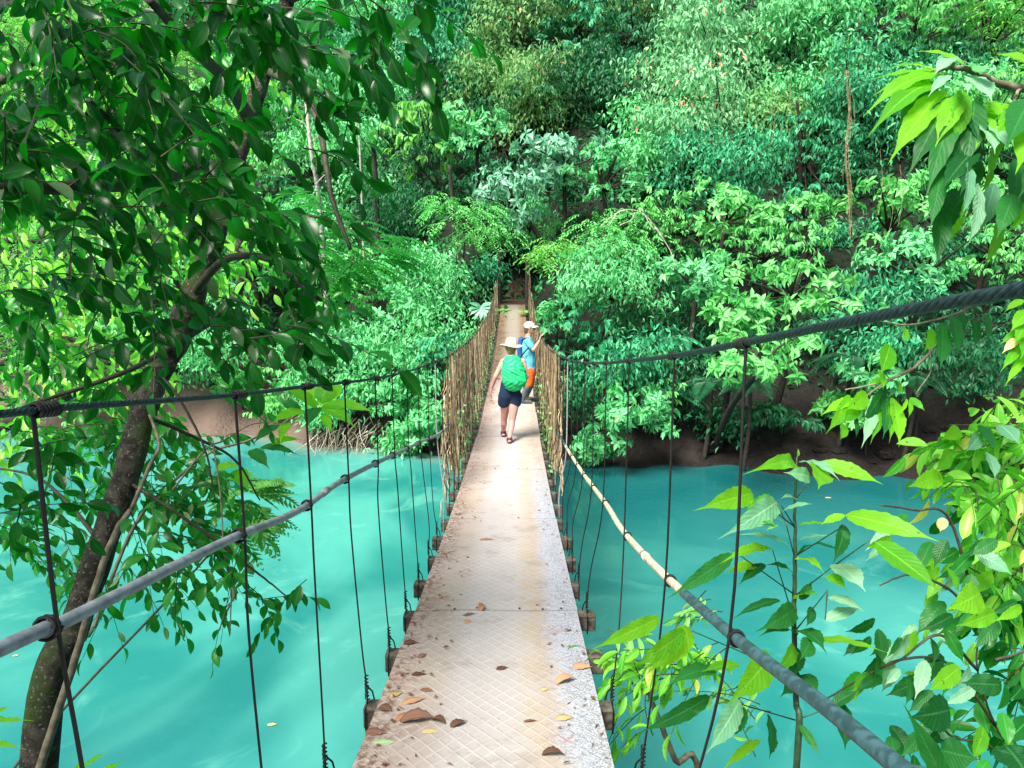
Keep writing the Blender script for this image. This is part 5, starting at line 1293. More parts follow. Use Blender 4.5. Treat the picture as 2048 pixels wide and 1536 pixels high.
near = [(120, 60, 200, 110, 2.4, 3.4, 42), (380, 40, 200, 90, 2.4, 3.4, 40), (620, 40, 130, 80, 2.5, 3.4, 26), (825, 15, 50, 38, 2.3, 2.7, 8), (700, 130, 45, 90, 2.5, 3.2, 9), (690, 250, 35, 60, 2.5, 3.1, 5),
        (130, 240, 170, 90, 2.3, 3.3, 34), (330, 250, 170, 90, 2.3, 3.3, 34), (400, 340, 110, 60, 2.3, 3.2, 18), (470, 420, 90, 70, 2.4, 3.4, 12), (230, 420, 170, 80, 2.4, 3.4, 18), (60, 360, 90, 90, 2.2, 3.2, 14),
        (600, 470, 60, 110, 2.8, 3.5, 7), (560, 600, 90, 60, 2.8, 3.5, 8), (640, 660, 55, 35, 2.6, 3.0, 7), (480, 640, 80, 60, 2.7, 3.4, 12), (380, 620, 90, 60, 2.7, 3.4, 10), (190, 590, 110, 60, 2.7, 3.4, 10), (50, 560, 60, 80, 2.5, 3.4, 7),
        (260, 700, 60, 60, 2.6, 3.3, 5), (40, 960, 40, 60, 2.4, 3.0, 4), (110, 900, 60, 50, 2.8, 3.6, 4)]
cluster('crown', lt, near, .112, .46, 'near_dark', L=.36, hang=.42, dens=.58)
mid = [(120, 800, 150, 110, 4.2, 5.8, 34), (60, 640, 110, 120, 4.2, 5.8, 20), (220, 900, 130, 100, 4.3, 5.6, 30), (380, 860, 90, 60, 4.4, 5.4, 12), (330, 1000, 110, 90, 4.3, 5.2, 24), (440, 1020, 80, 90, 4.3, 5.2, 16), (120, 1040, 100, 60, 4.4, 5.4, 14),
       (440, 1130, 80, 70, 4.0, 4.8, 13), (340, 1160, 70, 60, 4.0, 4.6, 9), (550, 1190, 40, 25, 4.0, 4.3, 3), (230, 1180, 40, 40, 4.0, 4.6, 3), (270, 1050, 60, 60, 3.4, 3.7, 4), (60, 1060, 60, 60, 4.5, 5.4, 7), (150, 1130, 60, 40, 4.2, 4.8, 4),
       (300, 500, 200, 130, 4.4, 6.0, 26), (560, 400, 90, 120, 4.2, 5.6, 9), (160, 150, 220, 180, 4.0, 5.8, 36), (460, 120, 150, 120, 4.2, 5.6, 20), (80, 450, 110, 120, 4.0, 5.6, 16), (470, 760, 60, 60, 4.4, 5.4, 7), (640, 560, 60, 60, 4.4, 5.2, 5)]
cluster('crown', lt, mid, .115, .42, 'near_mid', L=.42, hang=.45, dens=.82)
# unseen crown leaves added above and behind the camera, placed to shade the rest
gl, gt = Geo(), Geo()
for _ in range(300):
    p0 = np.array([R.uniform(-5.2, -2.1), R.uniform(-5.0, 2.4), R.uniform(1.7, 4.2)])
    if p0[1] > .8 and p0[0] > -2.6: p0[2] = max(p0[2], 2.8)
    twig_leaves(gl, gt, p0, R.normal(0, 1, 3) * (1, 1, .3), .8, 12, .24, .44, .35)
gl.obj('crown', LM['near_mid'], lt, True); tag(gt.obj('twigs', M['twig'], lt), kind='stuff')
branch(lt, [P(575, 0, 4.9), (-1.9, 3.0, 3.6), (-2.8, 1.2, 3.6), (-2.6, -1.5, 3.5)], .05, .02); branch(lt, [P(620, -180, 5.1), (-1.0, 4.5, 4.2), (-2.6, 3.0, 4.6), (-4.4, 2.0, 4.4)], .05, .02)
# hanging pale twig tips over the water
for pts in ([P(425, 880, 4.4), P(440, 980, 4.3), P(448, 1100, 4.2), P(462, 1180, 4.2), P(460, 1270, 4.2)], [P(455, 1130, 4.2), P(470, 1190, 4.2), P(440, 1225, 4.2)], [P(460, 1210, 4.2), P(445, 1240, 4.2), P(440, 1260, 4.2)],
            [P(345, 980, 4.0), P(410, 900, 4.1), P(450, 880, 4.3), P(500, 850, 4.6), P(540, 845, 4.8)]):
    branch(lt, pts, .006, .003, 'twig_pale', 'twig')

# second tree beyond, catching the sun
b2 = P(-330, 700, 8.5); b2[2] = float(terrain(-9, 3)); b2[0] = -9; b2[1] = 3
st_ = thing('riverside_tree', 'sunlit tree with light green leaves behind the shaded foreground tree on the left', 'tree', b2)
branch(st_, [b2 - (0, 0, .3), (-9.2, 4, -4), P(-120, 500, 8.0), P(-60, 200, 8.0)], .18, .08, 'bark', 'trunk', 8)
for pts in ([P(-120, 500, 8.0), P(60, 480, 7.8), P(240, 520, 7.6), P(420, 560, 7.4)], [P(-110, 460, 8.0), P(60, 330, 7.8), P(260, 250, 7.6), P(460, 230, 7.4)], [P(-120, 520, 8.0), P(20, 640, 7.6), P(180, 690, 7.2), P(300, 740, 7.0)], [P(-60, 200, 8.0), P(120, 100, 7.8), P(340, 60, 7.6)], [P(-120, 560, 8), P(-20, 720, 7.5), P(140, 690, 7.0), P(220, 730, 6.9)]):
    branch(st_, pts, .05, .015, 'twig_pale' if pts[0][2] < -2 else 'bark')
far = [(80, 480, 120, 180, 6.8, 9, 40), (250, 560, 160, 120, 6.6, 8.6, 36), (420, 500, 110, 100, 6.6, 8.2, 14), (150, 260, 200, 150, 6.8, 9, 40), (400, 200, 170, 130, 6.8, 8.4, 26), (150, 80, 200, 100, 7, 9, 26), (120, 700, 130, 70, 6.4, 8.0, 22), (280, 740, 80, 50, 6.4, 7.6, 8), (300, 400, 150, 80, 6.8, 8.4, 18), (40, 860, 60, 60, 6.4, 7.6, 9)]
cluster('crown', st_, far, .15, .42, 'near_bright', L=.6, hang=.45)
# feathery branch of bright leaves reaching right (middle distance)
b3 = np.array([-7.5, 6.0, float(terrain(-7.5, 6.0)) ]); ft = thing('feathery_tree', 'tree with feathery bright green sprays right of the shaded trunk', 'tree', b3)
branch(ft, [b3, (-7.4, 6.4, -3.5), P(420, 640, 10.5), P(480, 480, 10.3)], .12, .05, 'bark', 'trunk', 8)
gl = Geo()
for (cx, cy, rx, ry, n_) in ((690, 490, 110, 50, 52), (600, 430, 80, 55, 26), (640, 560, 80, 40, 24), (760, 520, 45, 22, 13)):
    for _ in range(n_):
        a = R.uniform(0, 6.28); q = math.sqrt(R.uniform(0, 1)); frond(gl, P(cx + rx * q * math.cos(a), cy + ry * q * math.sin(a), R.uniform(9.2, 10.6)), (R.normal(.8, .3), R.normal(-.1, .4), R.normal(.1, .2)), R.uniform(.4, .7), .075, 12, .5, .22)
gl.obj('crown', LM['near_mid'], ft)
for pts in ([P(480, 480, 10.3), P(580, 430, 10.0), P(680, 450, 9.9), P(780, 510, 9.8)], [P(480, 500, 10.3), P(560, 540, 10.1), P(650, 560, 10)]): branch(ft, pts, .03, .008)

# ---------------------------------------------------------------- large-leaved seedling behind the left cable
def leaves_on(parent, spec, mat_default='big', stalk=True):
    """spec: (base px, base py, d0, tip px, tip py, d1, width px, droop, material, normal)"""
    for s in spec:
        bx_, by_, d0, tx, ty, d1, wpx, dr, mt = s[:9]; nm = s[9] if len(s) > 9 else (0, -.45, .9)
        p0, p1 = P(bx_, by_, d0), P(tx, ty, d1); W = wpx / FPX * (d0 + d1) / 2 * .5
        g = Geo(); L = np.linalg.norm(p1 - p0); big_leaf(g, p0, p1, W, nm, dr, R.uniform(.08, .22), .05, R.uniform(0, .9), 3, 16, shape=R.uniform(.8, .95), twist=R.uniform(-.25, .25))
        g.obj('leaf', LM[mt or mat_default], parent, True)
base = np.array([-2.9, 4.0, -6.2]); base[2] = float(terrain(base[0], base[1]))
sd1 = thing('seedling', 'young plant with big light green leaves behind the left cable above the mud patch', 'plant', base)
J = P(610, 822, 5.1)
branch(sd1, [base, P(110, 1500, 4.3), P(190, 1250, 4.4), P(270, 1050, 4.6), P(350, 960, 4.8), P(420, 905, 4.9), P(500, 880, 5.0), P(560, 850, 5.05), J, P(640, 815, 5.1)], .014, .005, 'twig_pale', 'stem')
leaves_on(sd1, [(635, 815, 5.1, 560, 775, 5.0, 36, .08, 'big'), (640, 812, 5.1, 690, 770, 5.3, 42, .12, 'big'), (640, 815, 5.1, 755, 828, 4.9, 30, .10, 'big'), (640, 815, 5.1, 715, 860, 4.8, 34, .10, 'big'), (635, 815, 5.1, 612, 862, 4.8, 30, .1, 'big_dark'),
                (630, 800, 5.1, 600, 770, 5.2, 28, .1, 'big'), (645, 805, 5.1, 660, 755, 5.2, 40, .1, 'big'), (610, 822, 5.1, 540, 850, 4.9, 30, .1, 'big'), (600, 825, 5.1, 555, 800, 5.1, 26, .1, 'big_dark'), (645, 830, 5.0, 665, 870, 4.8, 20, .1, 'big'), (560, 850, 5.0, 505, 890, 4.8, 24, .1, 'big_dark'),
                (575, 845, 5.0, 560, 890, 4.8, 22, .1, 'big'), (500, 900, 5.0, 540, 940, 4.8, 28, .1, 'big_dark'), (480, 930, 5.0, 420, 950, 4.8, 30, .1, 'big'), (470, 940, 5.0, 500, 985, 4.8, 34, .1, 'big'), (520, 895, 5, 600, 912, 4.9, 22, .1, 'big_dark'), (540, 888, 5, 605, 880, 5, 24, .1, 'big')])
# small feathery tips at the lower left edge
base = np.array([-3.4, 3.2, float(terrain(-3.4, 3.2))]); t = thing('fern', 'fern tips poking in at the lower left corner', 'fern', base); g = Geo(); g2 = Geo()
for (a, b_) in (((-60, 1450), (70, 1442)), ((-60, 1480), (55, 1500)), ((-40, 1440), (30, 1415)), ((120, 1580), (228, 1497)), ((120, 1590), (270, 1518)), ((100, 1590), (190, 1540))):
    p0, p1 = P(*a, 3.4), P(*b_, 3.3); big_leaf(g, p0, p1, .018, (0, -.5, .8), .08, .1, .15, .6, 2, 14); tube(g2, catmull([base, (base + p0) / 2 + (0, 0, .5), p0], 5), .005, 4)
g.obj('frond', LM['big'], t, True); g2.obj('stalks', M['stem_green'], t)
# green feathery shrub peeking behind the lower cluster
b4 = np.array([-4.6, 4.5, float(terrain(-4.6, 4.5))]); t = thing('feathery_shrub', 'pale feathery plant peeking out right of the lower shaded leaves', 'shrub', b4); gl = Geo()
for _ in range(30): frond(gl, P(R.uniform(430, 520), R.uniform(960, 1060), R.uniform(5.4, 5.9)), (R.normal(.7, .3), R.normal(0, .3), R.normal(.3, .3)), .38, .06, 12, .6, .36)
gl.obj('crown', LM['lime'], t); branch(t, [b4, (-4.2, 5.0, -4.6), P(460, 1060, 5.7)], .02, .008, 'twig', 'stem')

# ---------------------------------------------------------------- right foreground
# tree just outside the right edge carrying the three overhanging branches
rt0 = np.array([3.4, 2.6, float(terrain(3.4, 2.6))])
rt = thing('riverside_tree', 'tree at the right edge whose long ribbed leaves hang into the upper right corner', 'tree', rt0)
branch(rt, [rt0 - (0, 0, .3), (3.5, 2.7, -4.0), (3.2, 2.8, -1.0), (3.1, 2.7, 1.2), (2.9, 2.6, 3.0)], .13, .06, 'bark', 'trunk', 8)
branch(rt, [(3.12, 2.75, .5), P(2150, 190, 2.9), P(2048, 177, 2.7), P(1990, 165, 2.65), P(1950, 145, 2.6), P(1900, 135, 2.6), P(1850, 150, 2.6)], .02, .006, 'twig_pale')
branch(rt, [P(2150, 190, 2.9), P(2048, 178, 2.7), P(2030, 200, 2.6), P(2000, 235, 2.5)], .008, .004, 'twig_pale')
B = (0, -.55, .75)
leaves_on(rt, [
 (1905, 150, 2.6, 1728, 165, 2.7, 34, .08, 'big'), (1900, 155, 2.6, 1742, 195, 2.6, 44, .12, 'big'), (1890, 150, 2.6, 1725, 235, 2.5, 42, .12, 'big'), (1880, 165, 2.6, 1732, 278, 2.4, 48, .1, 'big'), (1890, 180, 2.55, 1775, 330, 2.4, 52, .06, 'big'),
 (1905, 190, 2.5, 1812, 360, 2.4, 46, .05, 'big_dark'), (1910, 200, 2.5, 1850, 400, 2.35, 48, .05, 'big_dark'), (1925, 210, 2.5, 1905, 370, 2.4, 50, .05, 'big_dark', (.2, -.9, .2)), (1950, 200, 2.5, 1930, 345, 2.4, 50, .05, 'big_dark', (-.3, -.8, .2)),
 (1920, 190, 2.5, 1868, 300, 2.4, 44, .08, 'big'), (1870, 140, 2.6, 1770, 140, 2.6, 34, .1, 'big'), (1930, 130, 2.6, 1820, 105, 2.7, 30, .1, 'big'), (1960, 150, 2.6, 1888, 118, 2.5, 36, .08, 'big_pale'), (1905, 118, 2.6, 1868, 150, 2.5, 30, .06, 'big_pale'),
 (1935, 150, 2.6, 1985, 205, 2.4, 52, .05, 'big_pale', (0, -.9, .4)), (1900, 150, 2.55, 1855, 195, 2.4, 22, .05, 'big_pale'), (1950, 145, 2.55, 1990, 145, 2.4, 36, .08, 'big_pale'), (1910, 170, 2.5, 1935, 190, 2.3, 26, .08, 'big_pale', (0, -.9, .4)),
 (1935, 320, 2.5, 1920, 392, 2.4, 34, .04, 'big_pale', (0, -.95, .2)), (1960, 250, 2.5, 1990, 310, 2.3, 40, .05, 'big_pale', (0, -.9, .4)), (1975, 250, 2.5, 2018, 305, 2.3, 38, .05, 'big_pale', (0, -.9, .5)), (1950, 300, 2.45, 1880, 385, 2.3, 46, .05, 'big_dark'),
 (1900, 330, 2.5, 1862, 410, 2.4, 34, .05, 'big_dark'), (1975, 235, 2.5, 1950, 300, 2.4, 40, .06, 'big'), (2000, 230, 2.5, 1940, 232, 2.6, 36, .1, 'big'), (2010, 240, 2.5, 1975, 200, 2.6, 40, .1, 'big'), (2060, 200, 2.4, 2010, 300, 2.2, 60, .05, 'big_dark'),
 (2080, 230, 2.4, 2030, 350, 2.2, 60, .05, 'big'), (2100, 300, 2.3, 2035, 400, 2.2, 44, .05, 'big_dark'), (2100, 400, 2.4, 2010, 470, 2.3, 40, .08, 'big'), (2000, 210, 2.6, 1960, 262, 2.5, 30, .05, 'big'), (1930, 260, 2.5, 1895, 340, 2.4, 40, .05, 'big_dark'),
 (1850, 155, 2.6, 1800, 225, 2.5, 38, .08, 'big'), (1870, 175, 2.6, 1790, 260, 2.55, 44, .08, 'big_dark'), (1940, 215, 2.5, 1965, 300, 2.4, 42, .04, 'big_dark', (0, -1, .1)), (2060, 130, 2.6, 1990, 110, 2.7, 36, .1, 'big'), (2090, 160, 2.5, 2010, 150, 2.6, 44, .1, 'big')])
for _ in range(26):
    x_, y_ = R.uniform(1880, 2060), R.uniform(170, 420); L_ = R.uniform(80, 130); d_ = R.uniform(2.35, 2.75)
    leaves_on(rt, [(x_, y_, d_, x_ - R.uniform(10, 60), y_ + L_, d_ - .1, R.uniform(30, 44), .05, ['big_dark', 'big_dark', 'big', 'big_pale'][R.integers(4)], tuple(R.normal(0, .35, 3) + np.array((0, -.9, .3))))])
# second branch, hanging in the middle right
branch(rt, [(3.25, 2.75, -.6), P(2120, 560, 3.1), P(2048, 585, 3.0), P(1970, 605, 2.95), P(1930, 620, 2.9), P(1880, 680, 2.9), P(1830, 735, 2.9), P(1780, 760, 2.9), P(1720, 800, 2.9)], .012, .004, 'twig_pale')
branch(rt, [P(1930, 622, 2.9), P(1870, 640, 2.85), P(1810, 650, 2.85), P(1755, 640, 2.85)], .005, .003, 'twig_pale')
branch(rt, [P(1830, 735, 2.9), P(1760, 765, 2.9), P(1690, 780, 2.9)], .005, .003, 'twig_pale'); branch(rt, [P(1858, 690, 2.9), P(1862, 740, 2.85), P(1838, 778, 2.8), P(1832, 790, 2.8)], .003, .002, 'twig_pale')
V_ = (.15, -.95, .2)
leaves_on(rt, [
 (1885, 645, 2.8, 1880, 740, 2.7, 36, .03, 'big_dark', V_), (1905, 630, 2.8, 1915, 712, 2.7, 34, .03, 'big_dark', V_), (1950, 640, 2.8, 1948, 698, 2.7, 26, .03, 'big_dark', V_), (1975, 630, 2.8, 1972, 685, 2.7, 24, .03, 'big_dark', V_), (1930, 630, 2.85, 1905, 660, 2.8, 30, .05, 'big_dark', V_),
 (1868, 660, 2.8, 1848, 704, 2.7, 30, .03, 'big', V_), (1810, 655, 2.8, 1808, 684, 2.7, 20, .03, 'big', V_), (1780, 690, 2.8, 1760, 750, 2.7, 40, .03, 'big', V_), (1800, 765, 2.8, 1794, 786, 2.7, 20, .03, 'big', V_), (1760, 740, 2.8, 1766, 780, 2.7, 22, .03, 'big', V_),
 (1770, 775, 2.85, 1720, 850, 2.75, 30, .05, 'big_dark', V_), (1750, 790, 2.85, 1722, 898, 2.7, 30, .04, 'big_pale', V_), (1772, 790, 2.85, 1765, 880, 2.7, 34, .04, 'big_dark', V_), (1785, 795, 2.85, 1798, 895, 2.7, 34, .04, 'big', V_), (1780, 800, 2.85, 1778, 888, 2.7, 24, .04, 'big', V_),
 (1765, 780, 2.85, 1740, 890, 2.75, 30, .04, 'big', V_), (1720, 800, 2.85, 1680, 850, 2.75, 34, .05, 'big', V_), (1735, 790, 2.85, 1690, 820, 2.75, 36, .05, 'big', V_), (1715, 800, 2.85, 1640, 832, 2.8, 26, .08, 'big'), (1700, 790, 2.85, 1650, 870, 2.75, 26, .05, 'big', V_),
 (1710, 830, 2.85, 1712, 878, 2.75, 14, .03, 'big_dark', V_), (1690, 850, 2.8, 1680, 880, 2.75, 24, .03, 'big', V_), (1820, 795, 2.8, 1850, 822, 2.75, 16, .03, 'big', V_), (1822, 798, 2.8, 1817, 836, 2.75, 14, .03, 'big', V_), (1815, 798, 2.8, 1798, 830, 2.75, 9, .03, 'big', V_), (1775, 760, 2.85, 1735, 770, 2.8, 22, .05, 'big')])
# third: yellowing leaves at the right edge
branch(rt, [(3.25, 2.75, -.7), P(2100, 640, 2.6), P(2040, 680, 2.5), P(2015, 720, 2.45)], .008, .003, 'twig_pale')
leaves_on(rt, [(2048, 600, 2.5, 2008, 625, 2.5, 18, .08, 'big'), (2060, 620, 2.5, 2020, 665, 2.45, 30, .08, 'big'), (2050, 660, 2.5, 1998, 690, 2.5, 20, .06, 'big'), (2050, 650, 2.5, 2030, 690, 2.4, 24, .06, 'big'), (2045, 690, 2.5, 2000, 745, 2.4, 20, .05, 'big'), (2055, 705, 2.5, 2008, 775, 2.4, 18, .05, 'big'), (2070, 660, 2.5, 2040, 720, 2.4, 40, .05, 'big'), (2070, 780, 2.5, 2035, 800, 2.4, 22, .05, 'big'), (2048, 592, 2.5, 2075, 560, 2.5, 30, .05, 'big')])
leaves_on(rt, [(2040, 676, 2.48, 2003, 708, 2.45, 18, .06, 'dry_yellow')])

# tall sapling with big serrated leaves
sb = P(1592, 1540, 2.75); s0 = np.array([sb[0], sb[1] + .3, float(terrain(sb[0], sb[1] + .3))])
sp = thing('sapling', 'tall upright sapling with a thin dark stem and big serrated leaves in the right foreground', 'tree', s0)
SD = 2.75
stem = branch(sp, [s0, (s0 + sb) / 2 + (.04, 0, 0), sb, P(1592, 1400, SD), P(1588, 1250, SD), P(1590, 1150, SD), P(1590, 1060, SD), P(1591, 960, SD), P(1597, 900, SD)], .016, .003, 'stem_green', 'stem', 8)
def stalk(a, b_, d0=SD, d1=SD, r=.0028, mat='stem_green', mid=None):
    pts = [P(*a, d0)] + ([P(*mid, (d0 + d1) / 2)] if mid else []) + [P(*b_, d1)]; branch(sp, pts, r, r * .6, mat, 'leaf_stalk', 5)
stalk((1591, 1055), (1520, 1000), SD, 2.6); stalk((1590, 1055), (1562, 1010), SD, 2.6); stalk((1591, 1000), (1634, 932), SD, 2.6, mat='twig_pale'); stalk((1588, 1110), (1570, 1040), SD, 2.55, mat='twig_pale'); stalk((1570, 1040), (1552, 1004), 2.55, 2.5, mat='twig_pale')
stalk((1590, 1190), (1465, 1100), SD, 2.5); stalk((1588, 1240), (1545, 1100), SD, 2.5); stalk((1594, 1110), (1690, 1050), SD, 2.4); stalk((1592, 1190), (1670, 1130), SD, 2.6); stalk((1670, 1130), (1740, 1080), 2.6, 2.5); stalk((1590, 1350), (1380, 1260), SD, 2.5); stalk((1590, 1440), (1420, 1390), SD, 2.5)
stalk((1592, 1440), (1700, 1400), SD, 2.7); stalk((1592, 1260), (1655, 1180), SD, 2.6); stalk((1655, 1180), (1650, 1240), 2.6, 2.6)
F_ = (0, -.35, .95); K_ = (0, -.9, .45)
leaves_on(sp, [
 (1590, 932, SD, 1484, 950, 2.45, 34, .14, 'big', (0, -.8, .55)), (1640, 925, 2.6, 1768, 970, 2.5, 36, .08, 'big', (0, -.8, .6)), (1634, 932, 2.6, 1636, 980, 2.3, 52, .04, 'big', K_), (1600, 925, 2.7, 1680, 962, 2.4, 30, .08, 'big_pale', F_), (1620, 955, 2.6, 1566, 945, 2.5, 32, .08, 'big_pale', K_),
 (1597, 912, SD, 1596, 896, SD, 6, .02, 'big'), (1506, 988, 2.6, 1386, 1022, 2.4, 44, .12, 'big', K_), (1552, 1004, 2.55, 1433, 1080, 2.3, 48, .14, 'big_pale', K_), (1552, 1004, 2.55, 1474, 1036, 2.4, 46, .08, 'big', K_), (1568, 1046, 2.6, 1490, 1012, 2.5, 20, .05, 'big_pale', F_), (1565, 1022, 2.6, 1628, 1008, 2.5, 22, .06, 'big_pale', F_),
 (1592, 1000, 2.7, 1560, 998, 2.6, 14, .1, 'big_pale', F_), (1578, 1090, 2.6, 1472, 1070, 2.5, 16, .08, 'big_pale', F_), (1542, 1096, 2.6, 1440, 1128, 2.4, 26, .08, 'big', F_), (1465, 1108, 2.5, 1330, 1200, 2.3, 34, .08, 'big_dark', K_), (1515, 1130, 2.6, 1450, 1148, 2.5, 26, .06, 'big', F_), (1530, 1128, 2.6, 1475, 1172, 2.5, 22, .06, 'big_dark', F_),
 (1558, 1055, 2.4, 1516, 1038, 2.3, 8, .02, 'lime'), (1555, 1052, 2.4, 1514, 1050, 2.3, 7, .02, 'lime'), (1556, 1050, 2.4, 1530, 1062, 2.3, 7, .02, 'lime'), (1548, 1044, 2.4, 1518, 1046, 2.3, 7, .02, 'lime'),
 (1596, 1108, SD, 1690, 1110, 2.5, 20, .14, 'big_dark', F_), (1596, 1080, 2.7, 1670, 1072, 2.6, 12, .06, 'big_pale', F_), (1596, 1050, 2.7, 1662, 1048, 2.6, 12, .05, 'big', F_), (1592, 1120, SD, 1650, 1148, 2.5, 24, .1, 'big', F_), (1690, 1050, 2.45, 1665, 1130, 2.3, 30, .05, 'big_dark', K_),
 (1690, 1030, 2.4, 1882, 1085, 2.2, 44, .10, 'big', K_), (1690, 1030, 2.4, 1640, 1050, 2.4, 22, .05, 'big', F_), (1750, 1083, 2.3, 1885, 1188, 2.1, 52, .04, 'big', K_), (1670, 1128, 2.6, 1732, 1185, 2.4, 52, .08, 'big_pale', K_), (1655, 1150, 2.6, 1695, 1180, 2.5, 26, .08, 'big', K_),
 (1590, 1200, SD, 1640, 1192, 2.6, 28, .1, 'big', F_), (1588, 1150, 2.7, 1530, 1130, 2.6, 22, .1, 'big_dark', F_), (1655, 1195, 2.6, 1730, 1225, 2.5, 26, .12, 'big_pale', F_), (1650, 1240, 2.6, 1725, 1216, 2.6, 30, .05, 'big_pale', F_), (1625, 1215, 2.7, 1612, 1255, 2.6, 22, .05, 'big_dark', K_),
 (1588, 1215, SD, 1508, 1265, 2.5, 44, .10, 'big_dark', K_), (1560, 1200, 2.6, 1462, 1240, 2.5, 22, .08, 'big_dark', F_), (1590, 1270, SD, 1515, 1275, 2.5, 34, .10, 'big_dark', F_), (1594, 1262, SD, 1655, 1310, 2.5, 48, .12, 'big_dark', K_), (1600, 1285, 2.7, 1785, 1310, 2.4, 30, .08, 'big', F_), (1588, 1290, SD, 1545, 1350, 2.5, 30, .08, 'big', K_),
 (1540, 1310, 2.6, 1452, 1410, 2.3, 60, .06, 'big', K_), (1562, 1330, 2.6, 1490, 1345, 2.5, 26, .06, 'big_dark', F_), (1382, 1258, 2.5, 1290, 1350, 2.3, 50, .10, 'big', K_), (1320, 1235, 2.4, 1180, 1300, 2.2, 34, .06, 'big', K_), (1370, 1262, 2.4, 1262, 1336, 2.2, 44, .05, 'big', (0, -.95, .3)),
 (1430, 1340, 2.5, 1330, 1375, 2.3, 40, .08, 'big_dark', F_), (1480, 1330, 2.5, 1400, 1345, 2.4, 26, .06, 'big', F_), (1420, 1392, 2.5, 1272, 1468, 2.3, 34, .08, 'big_dark', K_), (1480, 1400, 2.5, 1410, 1510, 2.3, 44, .05, 'big_pale', K_), (1490, 1415, 2.5, 1450, 1480, 2.4, 34, .05, 'big_dark', K_),
 (1540, 1432, 2.6, 1538, 1520, 2.4, 44, .03, 'big_dark', V_), (1680, 1400, 2.65, 1690, 1502, 2.5, 50, .03, 'big_dark', V_), (1595, 1340, SD, 1560, 1395, 2.6, 40, .05, 'big_dark', K_), (1600, 1350, SD, 1640, 1392, 2.6, 36, .08, 'big_dark', K_), (1600, 1300, SD, 1570, 1360, 2.6, 34, .06, 'big_dark', K_),
 (1600, 1450, 2.7, 1642, 1515, 2.6, 18, .05, 'big_dark', K_), (1600, 1200, 2.7, 1625, 1160, 2.7, 20, .05, 'big_dark', K_), (1620, 1280, 2.6, 1600, 1320, 2.5, 36, .05, 'big_dark', K_), (1520, 1480, 2.6, 1440, 1545, 2.4, 20, .05, 'big', F_), (1665, 1410, 2.6, 1720, 1380, 2.6, 28, .06, 'big_dark', F_)])
# tangled slender bush, bottom right
rb0 = np.array([3.0, 3.3, float(terrain(3.0, 3.3))])
rb = thing('bush', 'tangled slender bush with many drip-tipped leaves filling the bottom right corner', 'bush', rb0)
for pts in ([rb0, (3.0, 3.4, -4), P(2060, 1600, 3.3), P(1990, 1450, 3.1), P(1955, 1340, 3.0), P(1960, 1250, 3.0)], [P(1990, 1450, 3.1), P(1900, 1330, 3.0), P(1800, 1320, 2.9), P(1700, 1370, 2.9), P(1650, 1400, 2.9)], [P(1955, 1340, 3.0), P(1880, 1270, 2.9), P(1800, 1320, 2.9), P(1740, 1345, 2.8)],
            [P(1960, 1250, 3.0), P(1900, 1180, 2.9), P(1820, 1150, 2.9), P(1760, 1170, 2.8)], [P(1960, 1250, 3.0), P(1900, 1040, 2.9), P(1830, 1020, 2.8), P(1760, 1010, 2.7)], [P(2060, 1600, 3.3), P(1990, 1500, 2.9), P(1900, 1470, 2.8), P(1850, 1400, 2.7)], [P(1990, 1320, 3), P(2050, 1300, 3), P(2100, 1250, 3)]):
    branch(rb, pts, .007, .003, 'twig', 'stem')
def scatter_big(parent, ell, mats, Lpx, asp=.42, nm=K_, dn=(0.1, .8)):
    for (cx, cy, rx, ry, d0, d1, n_) in ell:
        for _ in range(n_):
            a = R.uniform(0, 6.28); q = math.sqrt(R.uniform(0, 1)); x_, y_ = cx + rx * q * math.cos(a), cy + ry * q * math.sin(a); d = R.uniform(d0, d1); L = R.uniform(*Lpx)
            an = R.normal(math.radians(150), .9); vx, vy = math.cos(an), abs(math.sin(an)) * .7 + R.uniform(*dn)
            s_ = 1 / math.hypot(vx, vy); leaves_on(parent, [(x_, y_, d, x_ + vx * s_ * L, y_ + vy * s_ * L, d - R.uniform(0, .12), L * asp * R.uniform(.7, 1.1), R.uniform(.04, .14), mats[R.integers(len(mats))], tuple(R.normal(0, .3, 3) + np.array(nm)))])
scatter_big(rb, [(1880, 1300, 160, 120, 2.7, 3.2, 26), (1960, 1420, 110, 110, 2.6, 3.1, 14), (1830, 1440, 90, 70, 2.6, 3.0, 10), (1760, 1330, 80, 60, 2.7, 3.0, 8), (1880, 1080, 120, 70, 2.7, 3.1, 14), (1960, 1180, 90, 80, 2.6, 3.1, 12)], ['big_dark', 'big_dark', 'big', 'big_pale', 'near_mid'], (45, 95))
leaves_on(rb, [(1960, 1185, 2.3, 1890, 1220, 2.2, 60, .1, 'big', K_), (1640, 1230, 2.0, 1640, 1231, 2.0, 2, 0, 'big')][:1] + [(1900, 1600, 1.9, 1805, 1405, 1.8, 46, .04, 'big_dark', K_), (1900, 1420, 2.4, 1815, 1435, 2.3, 70, .06, 'big_dark', K_), (2000, 1370, 2.3, 1920, 1365, 2.3, 40, .06, 'big_dark', K_), (1880, 1500, 2.4, 1960, 1520, 2.3, 60, .06, 'big_dark', K_), (2010, 1490, 2.2, 2060, 1560, 2.1, 90, .06, 'big_dark', K_), (1885, 1035, 2.5, 1880, 1065, 2.5, 26, .03, 'dry_yellow', V_)])
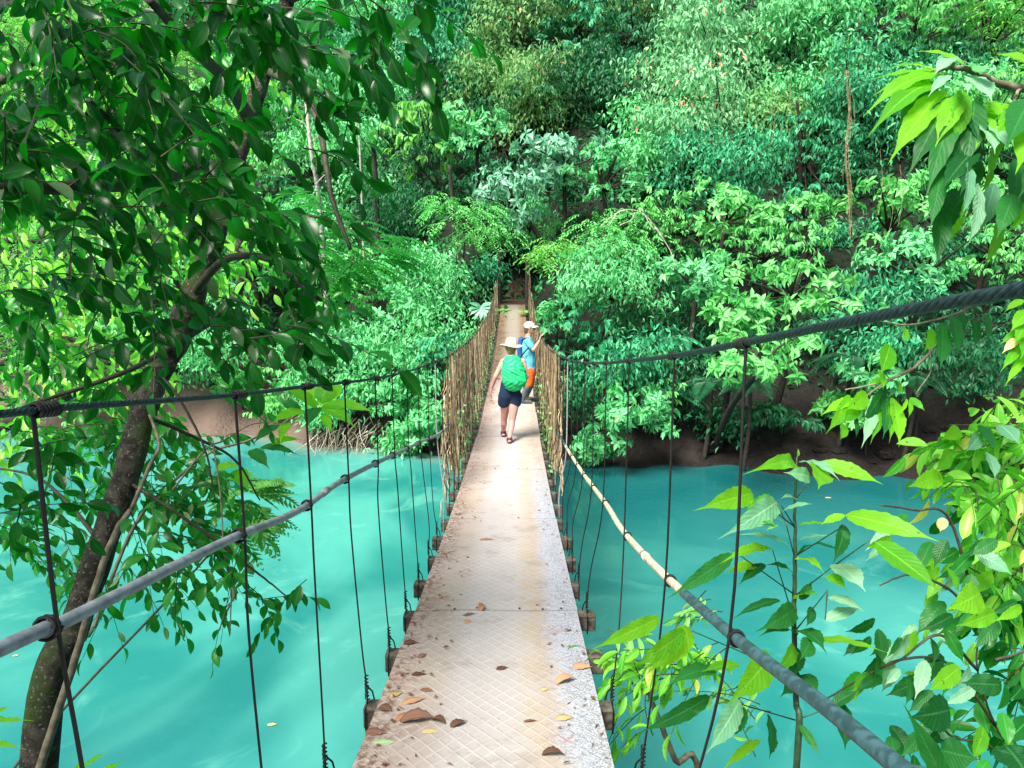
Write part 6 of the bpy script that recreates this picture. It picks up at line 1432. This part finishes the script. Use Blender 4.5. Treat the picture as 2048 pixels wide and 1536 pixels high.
# leafy tree on the right edge
re0 = np.array([3.9, 3.9, float(terrain(3.9, 3.9))]); re = thing('riverside_tree', 'dense bright small tree with a dark crooked trunk at the right edge below the cable', 'tree', re0)
branch(re, [re0 - (0, 0, .3), (3.6, 3.8, -4.5), P(2080, 1300, 3.9), P(2030, 1100, 3.8), P(2010, 1020, 3.8), P(2030, 940, 3.8), P(2100, 850, 3.9)], .07, .03, 'bark', 'trunk', 8)
for pts in ([P(2010, 1020, 3.8), P(1960, 960, 3.6), P(1900, 940, 3.4), P(1850, 960, 3.3)], [P(2030, 940, 3.8), P(1960, 860, 3.5), P(1900, 850, 3.4)], [P(2010, 1020, 3.8), P(1980, 1100, 3.7), P(1900, 1160, 3.5)]): branch(re, pts, .012, .004)
cluster('crown', re, [(1985, 900, 80, 60, 3.1, 4.0, 20), (1930, 880, 60, 50, 3.1, 3.6, 7), (2020, 1010, 70, 70, 3.0, 3.8, 14), (1940, 960, 60, 50, 3.0, 3.6, 6), (2030, 820, 50, 40, 3.2, 4, 8), (2030, 1140, 60, 80, 3.0, 3.8, 12)], .13, .38, 'near_bright', L=.36, hang=.5, dirx=-.5)
cluster('crown', re, [(2020, 930, 60, 90, 3.6, 4.4, 16), (2030, 1200, 60, 120, 3.2, 4.0, 13), (2010, 1380, 70, 100, 3.0, 3.8, 7)], .13, .44, 'near_mid', L=.36, hang=.5, dirx=-.5)
leaves_on(re, [(1885, 952, 3.2, 1812, 975, 3.1, 38, .06, 'big', K_), (1900, 900, 3.2, 1868, 945, 3.1, 36, .05, 'big', V_), (1920, 860, 3.3, 1880, 880, 3.2, 30, .05, 'big', K_), (1960, 850, 3.2, 1990, 905, 3.1, 34, .05, 'big_dark', V_), (2000, 850, 3.2, 2040, 890, 3.1, 40, .05, 'big_pale', K_), (1960, 870, 3.2, 1930, 905, 3.1, 30, .05, 'big_pale', K_), (1975, 905, 3.1, 1990, 960, 3.0, 30, .05, 'big_pale', V_)])
# leafy pale branch low on the right of the deck
lb0 = np.array([1.15, 3.6, float(terrain(1.15, 3.6))]); lb = thing('shrub', 'small shrub with a crooked grey stem just right of the near deck edge', 'shrub', lb0)
branch(lb, [lb0, P(1400, 1640, 3.9), P(1350, 1520, 3.7), P(1318, 1440, 3.6), P(1300, 1390, 3.6), P(1305, 1350, 3.6), P(1340, 1310, 3.5)], .018, .009, 'twig_pale', 'stem'); branch(lb, [P(1300, 1390, 3.6), P(1270, 1370, 3.6), P(1230, 1340, 3.6)], .008, .003, 'twig_pale', 'stem')
cluster('crown', lb, [(1270, 1350, 50, 50, 3.3, 3.8, 9), (1340, 1310, 60, 40, 3.3, 3.8, 8), (1250, 1430, 30, 50, 3.4, 3.8, 4), (1400, 1280, 50, 40, 3.3, 3.8, 5)], .11, .30, 'near_bright', L=.3, hang=.3, dirx=-.4)
cluster('crown', lb, [(1385, 1215, 50, 20, 3.4, 3.8, 4), (1250, 1300, 30, 30, 3.4, 3.8, 3), (1440, 1420, 60, 60, 3.4, 3.8, 5)], .09, .28, 'lime', L=.3, hang=.2, dirx=-.3)
